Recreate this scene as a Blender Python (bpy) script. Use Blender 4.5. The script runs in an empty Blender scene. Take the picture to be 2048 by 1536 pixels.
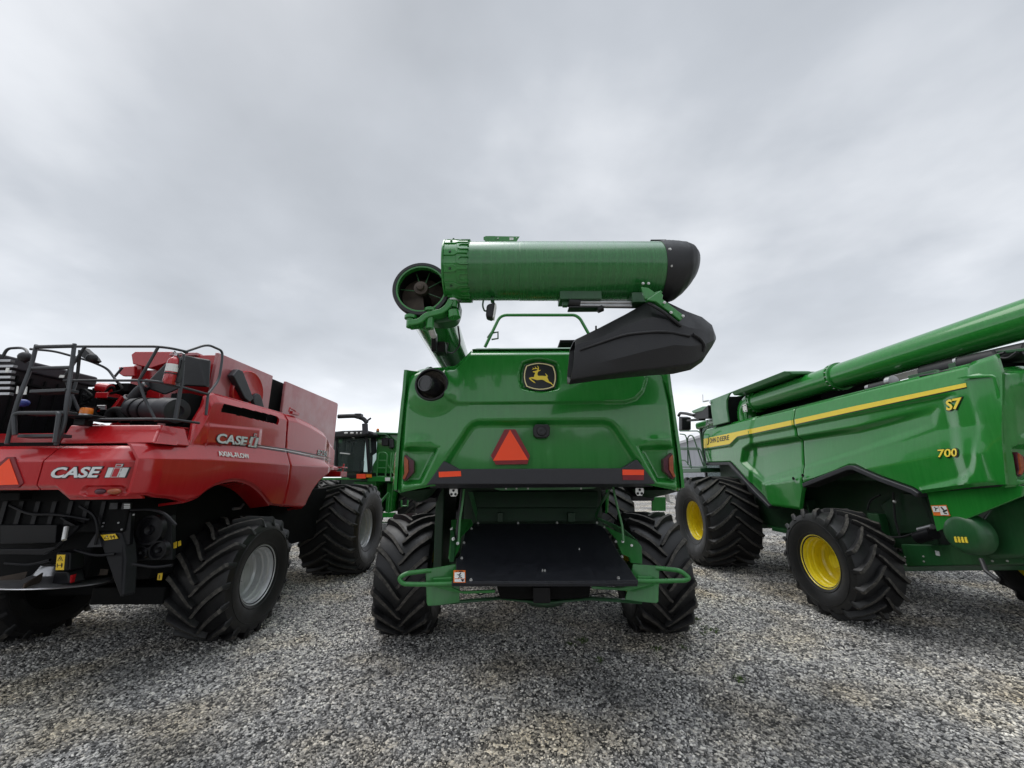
import bpy, bmesh, math, random
import numpy as np
from mathutils import Vector, Matrix, noise
random.seed(7); np.random.seed(7)
SC = bpy.context.scene
COL = SC.collection
R = math.radians
# ------------------------------------------------------------------ camera
CAM_H, PITCH, ROLL, FPX = 2.1, R(13.7), R(-0.4), 769.0
cam_d = bpy.data.cameras.new('camera'); cam = bpy.data.objects.new('camera', cam_d); COL.objects.link(cam)
cam_d.sensor_width = 36.0; cam_d.lens = 36.0*FPX/2048.0
cam_d.clip_start = 0.05; cam_d.clip_end = 3000
CROT = Matrix.Rotation(math.pi/2+PITCH, 3, 'X') @ Matrix.Rotation(ROLL, 3, 'Z')
cam.matrix_world = Matrix.Translation((0, 0, CAM_H)) @ CROT.to_4x4()
SC.camera = cam
# ------------------------------------------------------------------ world: overcast sky
world = bpy.data.worlds.new('World'); SC.world = world; world.use_nodes = True
SUN_EL, SUN_AZ = R(62), R(-60)
def build_world():
    nt = world.node_tree; N = nt.nodes; L = nt.links; N.clear()
    out = N.new('ShaderNodeOutputWorld'); bg = N.new('ShaderNodeBackground'); bg.inputs['Strength'].default_value = 0.1
    sky = N.new('ShaderNodeTexSky'); sky.sky_type = 'NISHITA'; sky.sun_disc = False
    sky.sun_elevation = SUN_EL; sky.sun_rotation = SUN_AZ; sky.air_density = 1.5; sky.dust_density = 4.0
    tc = N.new('ShaderNodeTexCoord'); sep = N.new('ShaderNodeSeparateXYZ'); L.new(tc.outputs['Generated'], sep.inputs[0])
    # project the view direction on a cloud layer: xy / (z + .12)
    zc = N.new('ShaderNodeMath'); zc.operation = 'MAXIMUM'; zc.inputs[1].default_value = 0.0; L.new(sep.outputs['Z'], zc.inputs[0])
    za = N.new('ShaderNodeMath'); za.operation = 'ADD'; za.inputs[1].default_value = 0.22; L.new(zc.outputs[0], za.inputs[0])
    dx = N.new('ShaderNodeMath'); dx.operation = 'DIVIDE'; L.new(sep.outputs['X'], dx.inputs[0]); L.new(za.outputs[0], dx.inputs[1])
    dy = N.new('ShaderNodeMath'); dy.operation = 'DIVIDE'; L.new(sep.outputs['Y'], dy.inputs[0]); L.new(za.outputs[0], dy.inputs[1])
    cmb = N.new('ShaderNodeCombineXYZ'); L.new(dx.outputs[0], cmb.inputs[0]); L.new(dy.outputs[0], cmb.inputs[1])
    n1 = N.new('ShaderNodeTexNoise'); n1.inputs['Scale'].default_value = 0.9; n1.inputs['Detail'].default_value = 6; n1.inputs['Roughness'].default_value = 0.47; n1.inputs['Distortion'].default_value = 0.35
    L.new(cmb.outputs[0], n1.inputs['Vector'])
    n2 = N.new('ShaderNodeTexNoise'); n2.inputs['Scale'].default_value = 2.6; n2.inputs['Detail'].default_value = 5; n2.inputs['Roughness'].default_value = 0.5
    mp = N.new('ShaderNodeMapping'); mp.inputs['Location'].default_value = (4.3, 1.7, 0); L.new(cmb.outputs[0], mp.inputs[0]); L.new(mp.outputs[0], n2.inputs['Vector'])
    mx = N.new('ShaderNodeMath'); mx.operation = 'MULTIPLY_ADD'; mx.inputs[1].default_value = 0.28; L.new(n2.outputs[0], mx.inputs[0])
    m1 = N.new('ShaderNodeMath'); m1.operation = 'MULTIPLY'; m1.inputs[1].default_value = 0.72; L.new(n1.outputs[0], m1.inputs[0]); L.new(m1.outputs[0], mx.inputs[2])
    n3 = N.new('ShaderNodeTexNoise'); n3.inputs['Scale'].default_value = 0.42; n3.inputs['Detail'].default_value = 2; mp3 = N.new('ShaderNodeMapping'); mp3.inputs['Location'].default_value = CLOUD; L.new(cmb.outputs[0], mp3.inputs[0]); L.new(mp3.outputs[0], n3.inputs['Vector'])
    m3 = N.new('ShaderNodeMath'); m3.operation = 'MULTIPLY_ADD'; m3.inputs[1].default_value = 0.42; L.new(n3.outputs[0], m3.inputs[0]); m3.inputs[2].default_value = -0.20
    ms = N.new('ShaderNodeMath'); ms.operation = 'ADD'; L.new(mx.outputs[0], ms.inputs[0]); L.new(m3.outputs[0], ms.inputs[1]); mx = ms
    # cloud colour by thickness
    r1 = N.new('ShaderNodeValToRGB'); L.new(mx.outputs[0], r1.inputs[0])
    e = r1.color_ramp.elements
    e[0].position = 0.34; e[0].color = (0.39, 0.418, 0.458, 1)
    e[1].position = 0.65; e[1].color = (0.70, 0.725, 0.765, 1)
    m = e.new(0.48); m.color = (0.475, 0.505, 0.55, 1)
    # brightness by elevation
    r2 = N.new('ShaderNodeValToRGB'); L.new(zc.outputs[0], r2.inputs[0])
    e = r2.color_ramp.elements
    e[0].position = 0.0; e[0].color = (0.77, 0.77, 0.77, 1)
    e[1].position = 1.0; e[1].color = (2.0, 2.0, 2.0, 1)
    for p, v in ((0.12, 0.76), (0.22, 0.66), (0.42, 0.565), (0.66, 0.545), (0.86, 0.54), (0.93, 1.7)):
        q = e.new(p); q.color = (v, v, v, 1)
    r3 = N.new('ShaderNodeValToRGB'); L.new(zc.outputs[0], r3.inputs[0])   # clouds fade to a plain veil near the horizon
    e = r3.color_ramp.elements; e[0].position = 0.0; e[0].color = (0.7, 0.7, 0.7, 1); e[1].position = 0.33; e[1].color = (0, 0, 0, 1)
    veil = N.new('ShaderNodeMixRGB'); L.new(r3.outputs[0], veil.inputs[0]); L.new(r1.outputs[0], veil.inputs[1]); veil.inputs[2].default_value = (0.80, 0.825, 0.86, 1)
    mul = N.new('ShaderNodeMixRGB'); mul.blend_type = 'MULTIPLY'; mul.inputs[0].default_value = 1; L.new(veil.outputs[0], mul.inputs[1]); L.new(r2.outputs[0], mul.inputs[2])
    gain = N.new('ShaderNodeMixRGB'); gain.blend_type = 'MULTIPLY'; gain.inputs[0].default_value = 1; L.new(mul.outputs[0], gain.inputs[1]); gain.inputs[2].default_value = (SKYG, SKYG, SKYG, 1)
    mix = N.new('ShaderNodeMixRGB'); mix.inputs[0].default_value = 0.97; L.new(sky.outputs[0], mix.inputs[1]); L.new(gain.outputs[0], mix.inputs[2])
    L.new(mix.outputs[0], bg.inputs['Color']); L.new(bg.outputs[0], out.inputs[0])
SKYG = 20.3; CLOUD = (13.3, 30.7, 0.0)
build_world()
sun_d = bpy.data.lights.new('sun', 'SUN'); sun = bpy.data.objects.new('sun', sun_d); COL.objects.link(sun)
sun_d.energy = 1.5; sun_d.angle = R(50); sun_d.color = (1.0, 0.975, 0.94)
sd = Vector((math.sin(SUN_AZ)*math.cos(SUN_EL), math.cos(SUN_AZ)*math.cos(SUN_EL), math.sin(SUN_EL)))
sun.rotation_euler = (-sd).to_track_quat('-Z', 'Y').to_euler()
sun.location = (0, 0, 30)
SC.view_settings.view_transform = 'Standard'; SC.view_settings.look = 'None'; SC.view_settings.exposure = 0.15; SC.view_settings.gamma = 1.0
SC.cycles.max_bounces = 8

# ------------------------------------------------------------------ point lookup on real planes
def ray(px, py):
    return CROT @ Vector(((px-1024)/FPX, (768-py)/FPX, -1.0))
def atX(px, py, X):
    d = ray(px, py); return Vector((0, 0, CAM_H)) + d*(X/d.x)
def atY(px, py, Y):
    d = ray(px, py); return Vector((0, 0, CAM_H)) + d*(Y/d.y)
def atZ(px, py, Z):
    d = ray(px, py); return Vector((0, 0, CAM_H)) + d*((Z-CAM_H)/d.z)

# ------------------------------------------------------------------ materials
def newmat(name):
    m = bpy.data.materials.new(name); m.use_nodes = True
    nt = m.node_tree; return m, nt.nodes, nt.links, nt.nodes['Principled BSDF']
def _noise(N, L, scale, detail=4, rough=0.55, vec=None, stretch=None):
    tc = N.new('ShaderNodeTexCoord'); n = N.new('ShaderNodeTexNoise')
    n.inputs['Scale'].default_value = scale; n.inputs['Detail'].default_value = detail; n.inputs['Roughness'].default_value = rough
    src = tc.outputs['Object']
    if stretch:
        mp = N.new('ShaderNodeMapping'); mp.inputs['Scale'].default_value = stretch; L.new(src, mp.inputs[0]); src = mp.outputs[0]
    L.new(src, n.inputs['Vector']); return n.outputs[0]
def _ramp(N, L, src, stops):
    r = N.new('ShaderNodeValToRGB'); L.new(src, r.inputs[0]); e = r.color_ramp.elements
    e[0].position, e[0].color = stops[0][0], (*stops[0][1], 1); e[1].position, e[1].color = stops[-1][0], (*stops[-1][1], 1)
    for p, c in stops[1:-1]:
        q = e.new(p); q.color = (*c, 1)
    return r.outputs[0]
def paint(name, c, rough=0.22, coat=0.6, streak=0.15, dust=(0.25, 0.24, 0.21), dusty=0.12, metallic=0.0, bump=0.004, spec=0.5):
    m, N, L, b = newmat(name)
    s = _noise(N, L, 3.0, 5, 0.6, stretch=(9, 9, 0.7))            # rain streaks run down
    d = _noise(N, L, 1.3, 6, 0.65)
    c2 = tuple(x*(1-streak) for x in c); c3 = tuple(min(1, x*(1+streak)+0.004) for x in c)
    col = _ramp(N, L, s, [(0.3, c2), (0.72, c3)])
    dm = _ramp(N, L, d, [(0.45, (0, 0, 0)), (0.8, (dusty,)*3)])
    mx = N.new('ShaderNodeMixRGB'); L.new(dm, mx.inputs[0]); L.new(col, mx.inputs[1]); mx.inputs[2].default_value = (*dust, 1)
    L.new(mx.outputs[0], b.inputs['Base Color'])
    rr = _ramp(N, L, s, [(0.3, (rough*0.92,)*3), (0.75, (rough*1.12,)*3)]); L.new(rr, b.inputs['Roughness'])
    b.inputs['Metallic'].default_value = metallic; b.inputs['Specular IOR Level'].default_value = spec
    b.inputs['Coat Weight'].default_value = coat; b.inputs['Coat Roughness'].default_value = 0.05
    if bump:
        bn = _noise(N, L, 2.2, 2, 0.4); bp = N.new('ShaderNodeBump'); bp.inputs['Strength'].default_value = 0.25; bp.inputs['Distance'].default_value = bump*4
        L.new(bn, bp.inputs['Height']); L.new(bp.outputs[0], b.inputs['Normal']); L.new(bp.outputs[0], b.inputs['Coat Normal'])
    return m
def plain(name, c, rough=0.5, metallic=0.0, var=0.15, scale=14, bump=0.0, emit=None, spec=0.5):
    m, N, L, b = newmat(name)
    n = _noise(N, L, scale, 5, 0.6)
    L.new(_ramp(N, L, n, [(0.3, tuple(x*(1-var) for x in c)), (0.7, tuple(min(1, x*(1+var)) for x in c))]), b.inputs['Base Color'])
    L.new(_ramp(N, L, n, [(0.3, (rough*0.85,)*3), (0.7, (min(1, rough*1.15),)*3)]), b.inputs['Roughness'])
    b.inputs['Metallic'].default_value = metallic; b.inputs['Specular IOR Level'].default_value = spec
    if bump:
        bp = N.new('ShaderNodeBump'); bp.inputs['Strength'].default_value = 0.5; bp.inputs['Distance'].default_value = bump
        L.new(_noise(N, L, scale*6, 3, 0.6), bp.inputs['Height']); L.new(bp.outputs[0], b.inputs['Normal'])
    return m
def rubber(name):
    m, N, L, b = newmat(name)
    n = _noise(N, L, 5, 6, 0.65); g = N.new('ShaderNodeNewGeometry')
    n2 = _noise(N, L, 40, 3, 0.6)
    base = _ramp(N, L, n, [(0.3, (0.006, 0.006, 0.007)), (0.62, (0.013, 0.013, 0.014)), (0.82, (0.042, 0.039, 0.035))])
    sp = _ramp(N, L, n2, [(0.35, (0.6, 0.6, 0.6)), (0.7, (1.15, 1.13, 1.08))])
    mu = N.new('ShaderNodeMixRGB'); mu.blend_type = 'MULTIPLY'; mu.inputs[0].default_value = 0.7; L.new(base, mu.inputs[1]); L.new(sp, mu.inputs[2])
    L.new(mu.outputs[0], b.inputs['Base Color'])
    L.new(_ramp(N, L, n, [(0.3, (0.36,)*3), (0.75, (0.62,)*3)]), b.inputs['Roughness'])
    b.inputs['Specular IOR Level'].default_value = 0.45
    bp = N.new('ShaderNodeBump'); bp.inputs['Strength'].default_value = 0.3; bp.inputs['Distance'].default_value = 0.004
    L.new(n2, bp.inputs['Height']); L.new(bp.outputs[0], b.inputs['Normal'])
    return m
def worn_rubber(name):      # lug faces: rubbed brownish grey by the gravel
    m, N, L, b = newmat(name)
    n = _noise(N, L, 22, 6, 0.7)
    L.new(_ramp(N, L, n, [(0.3, (0.018, 0.017, 0.016)), (0.52, (0.06, 0.056, 0.050)), (0.72, (0.12, 0.11, 0.096))]), b.inputs['Base Color'])
    b.inputs['Roughness'].default_value = 0.72; b.inputs['Specular IOR Level'].default_value = 0.25
    bp = N.new('ShaderNodeBump'); bp.inputs['Strength'].default_value = 0.5; bp.inputs['Distance'].default_value = 0.004
    L.new(_noise(N, L, 80, 3), bp.inputs['Height']); L.new(bp.outputs[0], b.inputs['Normal'])
    return m
def glass_mat(name, c=(0.30, 0.38, 0.36)):
    m, N, L, b = newmat(name)
    b.inputs['Base Color'].default_value = (*c, 1); b.inputs['Roughness'].default_value = 0.03
    b.inputs['Transmission Weight'].default_value = 0.9; b.inputs['IOR'].default_value = 1.1; b.inputs['Specular IOR Level'].default_value = 0.9
    return m
M = {}
M['green'] = paint('green_paint', (0.014, 0.195, 0.024), 0.23, 0.65, streak=0.07, dusty=0.07, bump=0.0015)
def drip_paint(name, c):       # paint with thin rain drips running round the tube
    m = paint(name, c, 0.24, 0.7, streak=0.05, dusty=0.06, bump=0)
    N, L = m.node_tree.nodes, m.node_tree.links; b = N['Principled BSDF']
    src = b.inputs['Base Color'].links[0].from_socket
    d = _noise(N, L, 4.0, 4, 0.7, stretch=(14, 0.5, 0.35)); r = _ramp(N, L, d, [(0.40, (0.80, 0.82, 0.80)), (0.56, (1.0, 1.0, 1.0))])
    mu = N.new('ShaderNodeMixRGB'); mu.blend_type = 'MULTIPLY'; mu.inputs[0].default_value = 1; L.new(src, mu.inputs[1]); L.new(r, mu.inputs[2]); L.new(mu.outputs[0], b.inputs['Base Color'])
    rg = _ramp(N, L, d, [(0.42, (0.20,)*3), (0.6, (0.30,)*3)]); L.new(rg, b.inputs['Roughness']); L.new(rg, b.inputs['Coat Roughness'])
    return m
M['green_pipe'] = drip_paint('green_pipe_paint', (0.013, 0.155, 0.028))
M['exhaust_steel'] = plain('heat_stained_steel', (0.30, 0.27, 0.24), 0.5, 0.5, var=0.5, scale=20)
M['green_tank'] = paint('green_paint_weathered', (0.032, 0.17, 0.05), 0.36, 0.45, dust=(0.3, 0.36, 0.3), dusty=0.3)
M['green_dark'] = paint('green_frame_paint', (0.010, 0.075, 0.02), 0.42, 0.2)
M['green_bright'] = paint('bright_green_bracket_paint', (0.018, 0.17, 0.028), 0.35, 0.3)
M['red'] = paint('red_paint', (0.42, 0.007, 0.011), 0.24, 0.38, streak=0.04, dust=(0.4, 0.28, 0.27), dusty=0.025, bump=0.0015)
M['red_pale'] = paint('sky_paled_tank_red', (0.40, 0.11, 0.12), 0.42, 0.5, streak=0.06, dust=(0.58, 0.44, 0.45), dusty=0.6, bump=0.0015)  # pink tone holds reflected sky sheen as well as dust
M['yellow'] = paint('yellow_paint', (0.76, 0.60, 0.012), 0.3, 0.4, dust=(0.3, 0.25, 0.1))
M['silver'] = paint('silver_rim_paint', (0.52, 0.53, 0.54), 0.38, 0.2, metallic=0.3)
M['black_plastic'] = plain('black_moulded_plastic', (0.0085, 0.0085, 0.010), 0.5, bump=0.002)
M['black_metal'] = plain('black_painted_metal', (0.006, 0.006, 0.0075), 0.42, spec=0.25)
M['board'] = plain('black_board_paint', (0.013, 0.014, 0.018), 0.42, var=0.2, spec=0.4)
M['trim'] = plain('charcoal_trim', (0.022, 0.022, 0.027), 0.5, bump=0.001)
M['grey_tube'] = plain('dark_grey_rail_paint', (0.030, 0.032, 0.036), 0.38)
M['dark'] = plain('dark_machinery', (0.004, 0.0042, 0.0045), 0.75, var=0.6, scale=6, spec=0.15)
M['dark_green'] = plain('shaded_green_sheet', (0.0045, 0.028, 0.009), 0.55, var=0.3)  # green darkened in its colour to deepen shade in the cavity and insides
M['rubber'] = rubber('tyre_rubber')
M['lug'] = worn_rubber('worn_lug_rubber')
M['nozzle'] = plain('glossy_black_pipe', (0.016, 0.016, 0.018), 0.22, var=0.3, spec=0.6)
M['steel'] = plain('bare_steel', (0.45, 0.45, 0.46), 0.35, 0.9)
M['zinc'] = plain('zinc_bolt', (0.62, 0.62, 0.6), 0.4, 0.6)
M['rust'] = plain('rusty_auger_steel', (0.06, 0.046, 0.036), 0.62, 0.4, var=0.5, scale=9)
M['orange'] = plain('fluorescent_orange_film', (1.0, 0.072, 0.012), 0.5, var=0.03)
M['dark_red'] = plain('dark_red_reflective_film', (0.20, 0.006, 0.012), 0.35, var=0.08)
M['amber'] = plain('amber_lens', (0.72, 0.19, 0.015), 0.2, var=0.1)
M['amber_dull'] = plain('dull_amber_lens', (0.30, 0.07, 0.025), 0.2, var=0.2, scale=40)
M['red_lens'] = plain('dark_red_lens', (0.075, 0.014, 0.025), 0.18, var=0.2, scale=40)
M['white'] = plain('white_sticker', (0.75, 0.75, 0.72), 0.5, var=0.05)
M['cream'] = plain('cream_line', (0.80, 0.70, 0.36), 0.45, var=0.03)
M['gold'] = plain('yellow_decal', (0.88, 0.66, 0.06), 0.4, var=0.03)
M['decal_black'] = plain('black_decal', (0.008, 0.008, 0.010), 0.35, var=0.1)
M['decal_silver'] = plain('silver_decal', (0.64, 0.66, 0.66), 0.45, 0.0, var=0.06)
M['decal_red'] = plain('red_decal', (0.45, 0.02, 0.03), 0.4, var=0.05)
M['glass'] = glass_mat('tinted_cab_glass')
M['hose'] = plain('black_hose_rubber', (0.016, 0.016, 0.018), 0.5)
M['sticker_yellow'] = plain('yellow_warning_sticker', (0.75, 0.5, 0.02), 0.45, var=0.05)
M['sticker_orange'] = plain('orange_warning_strip', (0.75, 0.16, 0.02), 0.45, var=0.05)
M['shed_wall'] = plain('grey_shed_sheeting', (0.42, 0.43, 0.46), 0.6, var=0.05)
M['shed_roof'] = plain('pale_shed_roof', (0.62, 0.62, 0.63), 0.5, var=0.05)
M['blue'] = plain('blue_cap', (0.03, 0.05, 0.25), 0.4)
M['extinguisher'] = paint('extinguisher_red', (0.42, 0.012, 0.018), 0.22, 0.6)

# ------------------------------------------------------------------ mesh builder (points in world metres)
class MB:
    def __init__(s): s.v = []; s.f = []; s.mi = []
    def add(s, vs, fs, mi=0):
        o = len(s.v); s.v += [tuple(p) for p in vs]; s.f += [tuple(i+o for i in f) for f in fs]; s.mi += [mi]*len(fs); return s
    def box(s, a, b, mi=0):
        (x0, y0, z0), (x1, y1, z1) = a, b
        x0, x1 = sorted((x0, x1)); y0, y1 = sorted((y0, y1)); z0, z1 = sorted((z0, z1))
        vs = [(x0,y0,z0),(x1,y0,z0),(x1,y1,z0),(x0,y1,z0),(x0,y0,z1),(x1,y0,z1),(x1,y1,z1),(x0,y1,z1)]
        return s.add(vs, [(0,3,2,1),(4,5,6,7),(0,1,5,4),(1,2,6,5),(2,3,7,6),(3,0,4,7)], mi)
    def prism(s, pts, off, mi=0):
        pts = [Vector(p) for p in pts]; off = Vector(off); n = len(pts)
        nrm = Vector((0, 0, 0))
        for i in range(n): nrm += (pts[i]-pts[0]).cross(pts[(i+1) % n]-pts[0])
        if nrm.dot(off) > 0: pts = pts[::-1]
        vs = pts+[p+off for p in pts]
        fs = [tuple(range(n)), tuple(range(2*n-1, n-1, -1))]+[(i, i+n, (i+1) % n+n, (i+1) % n) for i in range(n)]
        return s.add(vs, fs, mi)
    def loft(s, rings, caps=True, closed=False, mi=0):
        m = len(rings[0]); vs = [p for r in rings for p in r]; fs = []; k = len(rings)
        for i in range(k if closed else k-1):
            a, b = i*m, ((i+1) % k)*m
            fs += [(a+j, a+(j+1) % m, b+(j+1) % m, b+j) for j in range(m)]
        if caps and not closed: fs += [tuple(range(m-1, -1, -1)), tuple(range((k-1)*m, k*m))]
        return s.add(vs, fs, mi)
    def tube(s, pts, r, n=10, closed=False, round_r=0, mi=0, caps=True):
        pts = [Vector(p) for p in pts]
        if round_r: pts = rounded(pts, round_r, closed)
        k = len(pts); rings = []; up = None
        for i, p in enumerate(pts):
            if closed: t = (pts[(i+1) % k]-pts[i-1])
            else: t = pts[min(i+1, k-1)]-pts[max(i-1, 0)]
            t.normalize()
            if up is None: up = t.orthogonal().normalized()
            up = (up-t*up.dot(t))
            up = up.normalized() if up.length > 1e-6 else t.orthogonal().normalized()
            w = t.cross(up); rr = r[i] if isinstance(r, (list, tuple)) else r
            rings.append([p+(up*math.cos(2*math.pi*j/n)+w*math.sin(2*math.pi*j/n))*rr for j in range(n)])
        return s.loft(rings, caps, closed, mi)
    def lathe(s, prof, o, ax, n=48, mi=0, closed=False, a0=0.0, a1=2*math.pi):
        # prof: (radius, distance along axis)
        o = Vector(o); ax = Vector(ax).normalized(); u = ax.orthogonal().normalized(); w = ax.cross(u)
        full = abs(a1-a0-2*math.pi) < 1e-6; m = n if full else n+1
        vs = []; fs = []
        for r, d in prof:
            for j in range(m):
                a = a0+(a1-a0)*j/n
                vs.append(o+ax*d+(u*math.cos(a)+w*math.sin(a))*r)
        k = len(prof)
        for i in range(k if closed else k-1):
            p, q = i*m, ((i+1) % k)*m
            for j in range(n):
                fs.append((p+j, p+(j+1) % m, q+(j+1) % m, q+j))
        return s.add(vs, fs, mi)
    def cyl(s, p0, p1, r0, r1=None, n=24, mi=0):
        p0, p1 = Vector(p0), Vector(p1); r1 = r0 if r1 is None else r1
        return s.tube([p0, p1], [r0, r1], n, mi=mi)
    def sphere(s, c, r, n=12, mi=0, sc=(1, 1, 1)):
        c = Vector(c); rings = []
        for i in range(1, n//2):
            a = math.pi*i/(n//2)
            rings.append([c+Vector((r*sc[0]*math.sin(a)*math.cos(2*math.pi*j/n), r*sc[1]*math.sin(a)*math.sin(2*math.pi*j/n), r*sc[2]*math.cos(a))) for j in range(n)])
        return s.loft(rings, True, False, mi)
    def bolt(s, p, nrm, r=0.012, h=0.012, mi=0):
        p = Vector(p); nrm = Vector(nrm).normalized(); r *= 0.65; h *= 0.8; s.cyl(p-nrm*0.002, p+nrm*h*0.35, r*1.35, n=10, mi=mi); return s.cyl(p+nrm*h*0.3, p+nrm*h, r, r*0.9, n=6, mi=mi)
    def build(s, name, mats, parent=None, bevel=0, smooth=35, seg=2, solid=0, label=None, at=None):
        me = bpy.data.meshes.new(name); o = bpy.data.objects.new(name, me); COL.objects.link(o)
        org = Vector(at) if at is not None else Vector((0, 0, 0))
        if parent is not None:
            o.parent = parent; org = wloc(parent) if at is None else org
            o.location = org-wloc(parent)
        elif at is not None: o.location = org
        me.from_pydata([tuple(Vector(p)-org) for p in s.v], [], s.f)
        for mt in (mats if isinstance(mats, (list, tuple)) else [mats]): me.materials.append(mt)
        if any(s.mi): me.polygons.foreach_set('material_index', s.mi)
        bm = bmesh.new(); bm.from_mesh(me); bmesh.ops.recalc_face_normals(bm, faces=bm.faces); bm.to_mesh(me); bm.free()
        me.validate(); me.update()
        finish(o, bevel, smooth, seg, solid)
        if label: o['label'] = label
        return o
def finish(o, bevel=0, smooth=35, seg=2, solid=0):
    me = o.data
    if smooth:
        me.polygons.foreach_set('use_smooth', [True]*len(me.polygons)); me.set_sharp_from_angle(angle=R(smooth))
    if solid:
        md = o.modifiers.new('solid', 'SOLIDIFY'); md.thickness = solid; md.offset = 0
    if bevel:
        md = o.modifiers.new('bevel', 'BEVEL'); md.width = bevel; md.segments = seg; md.limit_method = 'ANGLE'; md.angle_limit = R(38); md.harden_normals = True
def rounded(pts, rr, closed=False, n=5):
    out = []; k = len(pts)
    for i, p in enumerate(pts):
        if not closed and i in (0, k-1): out.append(p); continue
        a, b = pts[i-1], pts[(i+1) % k]; u = (a-p); v = (b-p)
        d = min(rr, u.length*0.45, v.length*0.45); u = p+u.normalized()*d; v = p+v.normalized()*d
        for t in range(n+1):
            t /= n; out.append(u*(1-t)**2+p*2*t*(1-t)+v*t*t)
    return out
def wloc(o):
    p = Vector((0, 0, 0))
    while o is not None: p += o.location; o = o.parent
    return p
def thing(name, label, cat, loc, group=None):
    o = bpy.data.objects.new(name, None); COL.objects.link(o); o.location = loc; o.empty_display_size = 0.3
    o['label'] = label; o['category'] = cat
    if group: o['group'] = group
    return o
def tag(o, label, cat, group=None):
    o['label'] = label; o['category'] = cat
    if group: o['group'] = group
    return o
def text_mesh(name, body, mat, parent, origin, right, up, height, extrude=0.002, shear=0.0, bold=0.0, width=None, space=1.0, conform=None):
    """Lettering laid on a surface: origin = lower left corner, right / up = directions on the surface."""
    cu = bpy.data.curves.new(name, 'FONT'); cu.body = body; cu.size = 1.0; cu.shear = shear; cu.offset = bold; cu.space_character = space
    cu.extrude = 0.5; cu.resolution_u = 3
    to = bpy.data.objects.new('t', cu); COL.objects.link(to)
    dg = bpy.context.evaluated_depsgraph_get(); me = bpy.data.meshes.new_from_object(to.evaluated_get(dg)); bpy.data.objects.remove(to); bpy.data.curves.remove(cu)
    n = len(me.vertices); co = np.empty(n*3); me.vertices.foreach_get('co', co); co = co.reshape(-1, 3)
    mn, mxx = co.min(0), co.max(0); sy = height/(mxx[1]-mn[1]); sx = (width/(mxx[0]-mn[0])) if width else sy
    right = Vector(right).normalized(); up = Vector(up).normalized(); nr = right.cross(up).normalized()
    org = wloc(parent); o0 = Vector(origin)-org
    pts = [tuple(o0+right*((c[0]-mn[0])*sx)+up*((c[1]-mn[1])*sy)+nr*(c[2]*2*extrude)) for c in co]
    pts = np.array([tuple(p) for p in pts])
    if conform is not None: pts = conform(pts+np.array(org), co[:, 2]*2*extrude)-np.array(org)
    me.vertices.foreach_set('co', pts.ravel()); me.materials.clear(); me.materials.append(mat); me.update()
    me.name = name; o = bpy.data.objects.new(name, me); COL.objects.link(o); o.parent = parent
    return o
def sdf_poly(x, z, poly):
    """signed distance (negative inside) of arrays x, z to polygon."""
    P = np.array(poly, float); d = np.full(x.shape, 1e9); ins = np.zeros(x.shape, bool); n = len(P)
    for i in range(n):
        a = P[i]; b = P[(i+1) % n]; e = b-a; wx, wz = x-a[0], z-a[1]
        t = np.clip((wx*e[0]+wz*e[1])/(e@e), 0, 1); dx, dz = wx-e[0]*t, wz-e[1]*t
        d = np.minimum(d, dx*dx+dz*dz)
        c = ((a[1] <= z) & (b[1] > z)) | ((b[1] <= z) & (a[1] > z))
        with np.errstate(divide='ignore', invalid='ignore'):
            xi = a[0]+(z-a[1])/(b[1]-a[1]+1e-12)*e[0]
        ins ^= c & (x < xi)
    d = np.sqrt(d); return np.where(ins, -d, d)
def sstep(v, a, b):
    t = np.clip((v-a)/(b-a), 0, 1); return t*t*(3-2*t)
def lerp_tab(x, tab):
    xs, ys = zip(*tab); return np.interp(x, xs, ys)
def panel(name, s0, s1, ns, nt, zb, zt, depth, place, mat, parent, thick=0.02, holes=None, knots=()):
    """Moulded sheet: parameter s along, z between zb(s) and zt(s); depth(s,z) outwards; place(s,z,d)->xyz arrays."""
    ss = np.linspace(s0, s1, ns)
    if len(knots): ss = np.unique(np.concatenate([ss, np.array(knots, float), np.array(knots, float)+1e-3])); ss = ss[(ss >= s0-1e-9) & (ss <= s1+1e-9)]; ns = len(ss)
    S = np.repeat(ss[:, None], nt, 1); t = np.linspace(0, 1, nt)[None, :]
    ZB, ZT = zb(ss)[:, None], zt(ss)[:, None]; Z = ZB+(ZT-ZB)*t
    D = depth(S, Z); X, Y, Zz = place(S, Z, D); X2, Y2, Z2 = place(S, Z, D-thick)
    V = np.concatenate([np.stack([X, Y, Zz], -1).reshape(-1, 3), np.stack([X2, Y2, Z2], -1).reshape(-1, 3)])
    keep = np.ones((ns-1, nt-1), bool)
    if holes is not None:
        sc, zc = (S[:-1, :-1]+S[1:, 1:])/2, (Z[:-1, :-1]+Z[1:, 1:])/2; keep = ~holes(sc, zc)
    F = []; o = ns*nt; idx = lambda i, j: i*nt+j
    edge = {}
    for i in range(ns-1):
        for j in range(nt-1):
            if not keep[i, j]: continue
            q = (idx(i, j), idx(i+1, j), idx(i+1, j+1), idx(i, j+1)); F.append(q); F.append(tuple(k+o for k in q[::-1]))
            for a, b in zip(q, q[1:]+q[:1]): edge[(a, b)] = 1
    for (a, b) in list(edge):
        if (b, a) not in edge: F.append((b, a, a+o, b+o))
    mb = MB(); mb.v = [tuple(p) for p in V]; mb.f = F; mb.mi = [0]*len(F)
    ob = mb.build(name, mat, parent, smooth=40)
    return ob
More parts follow.
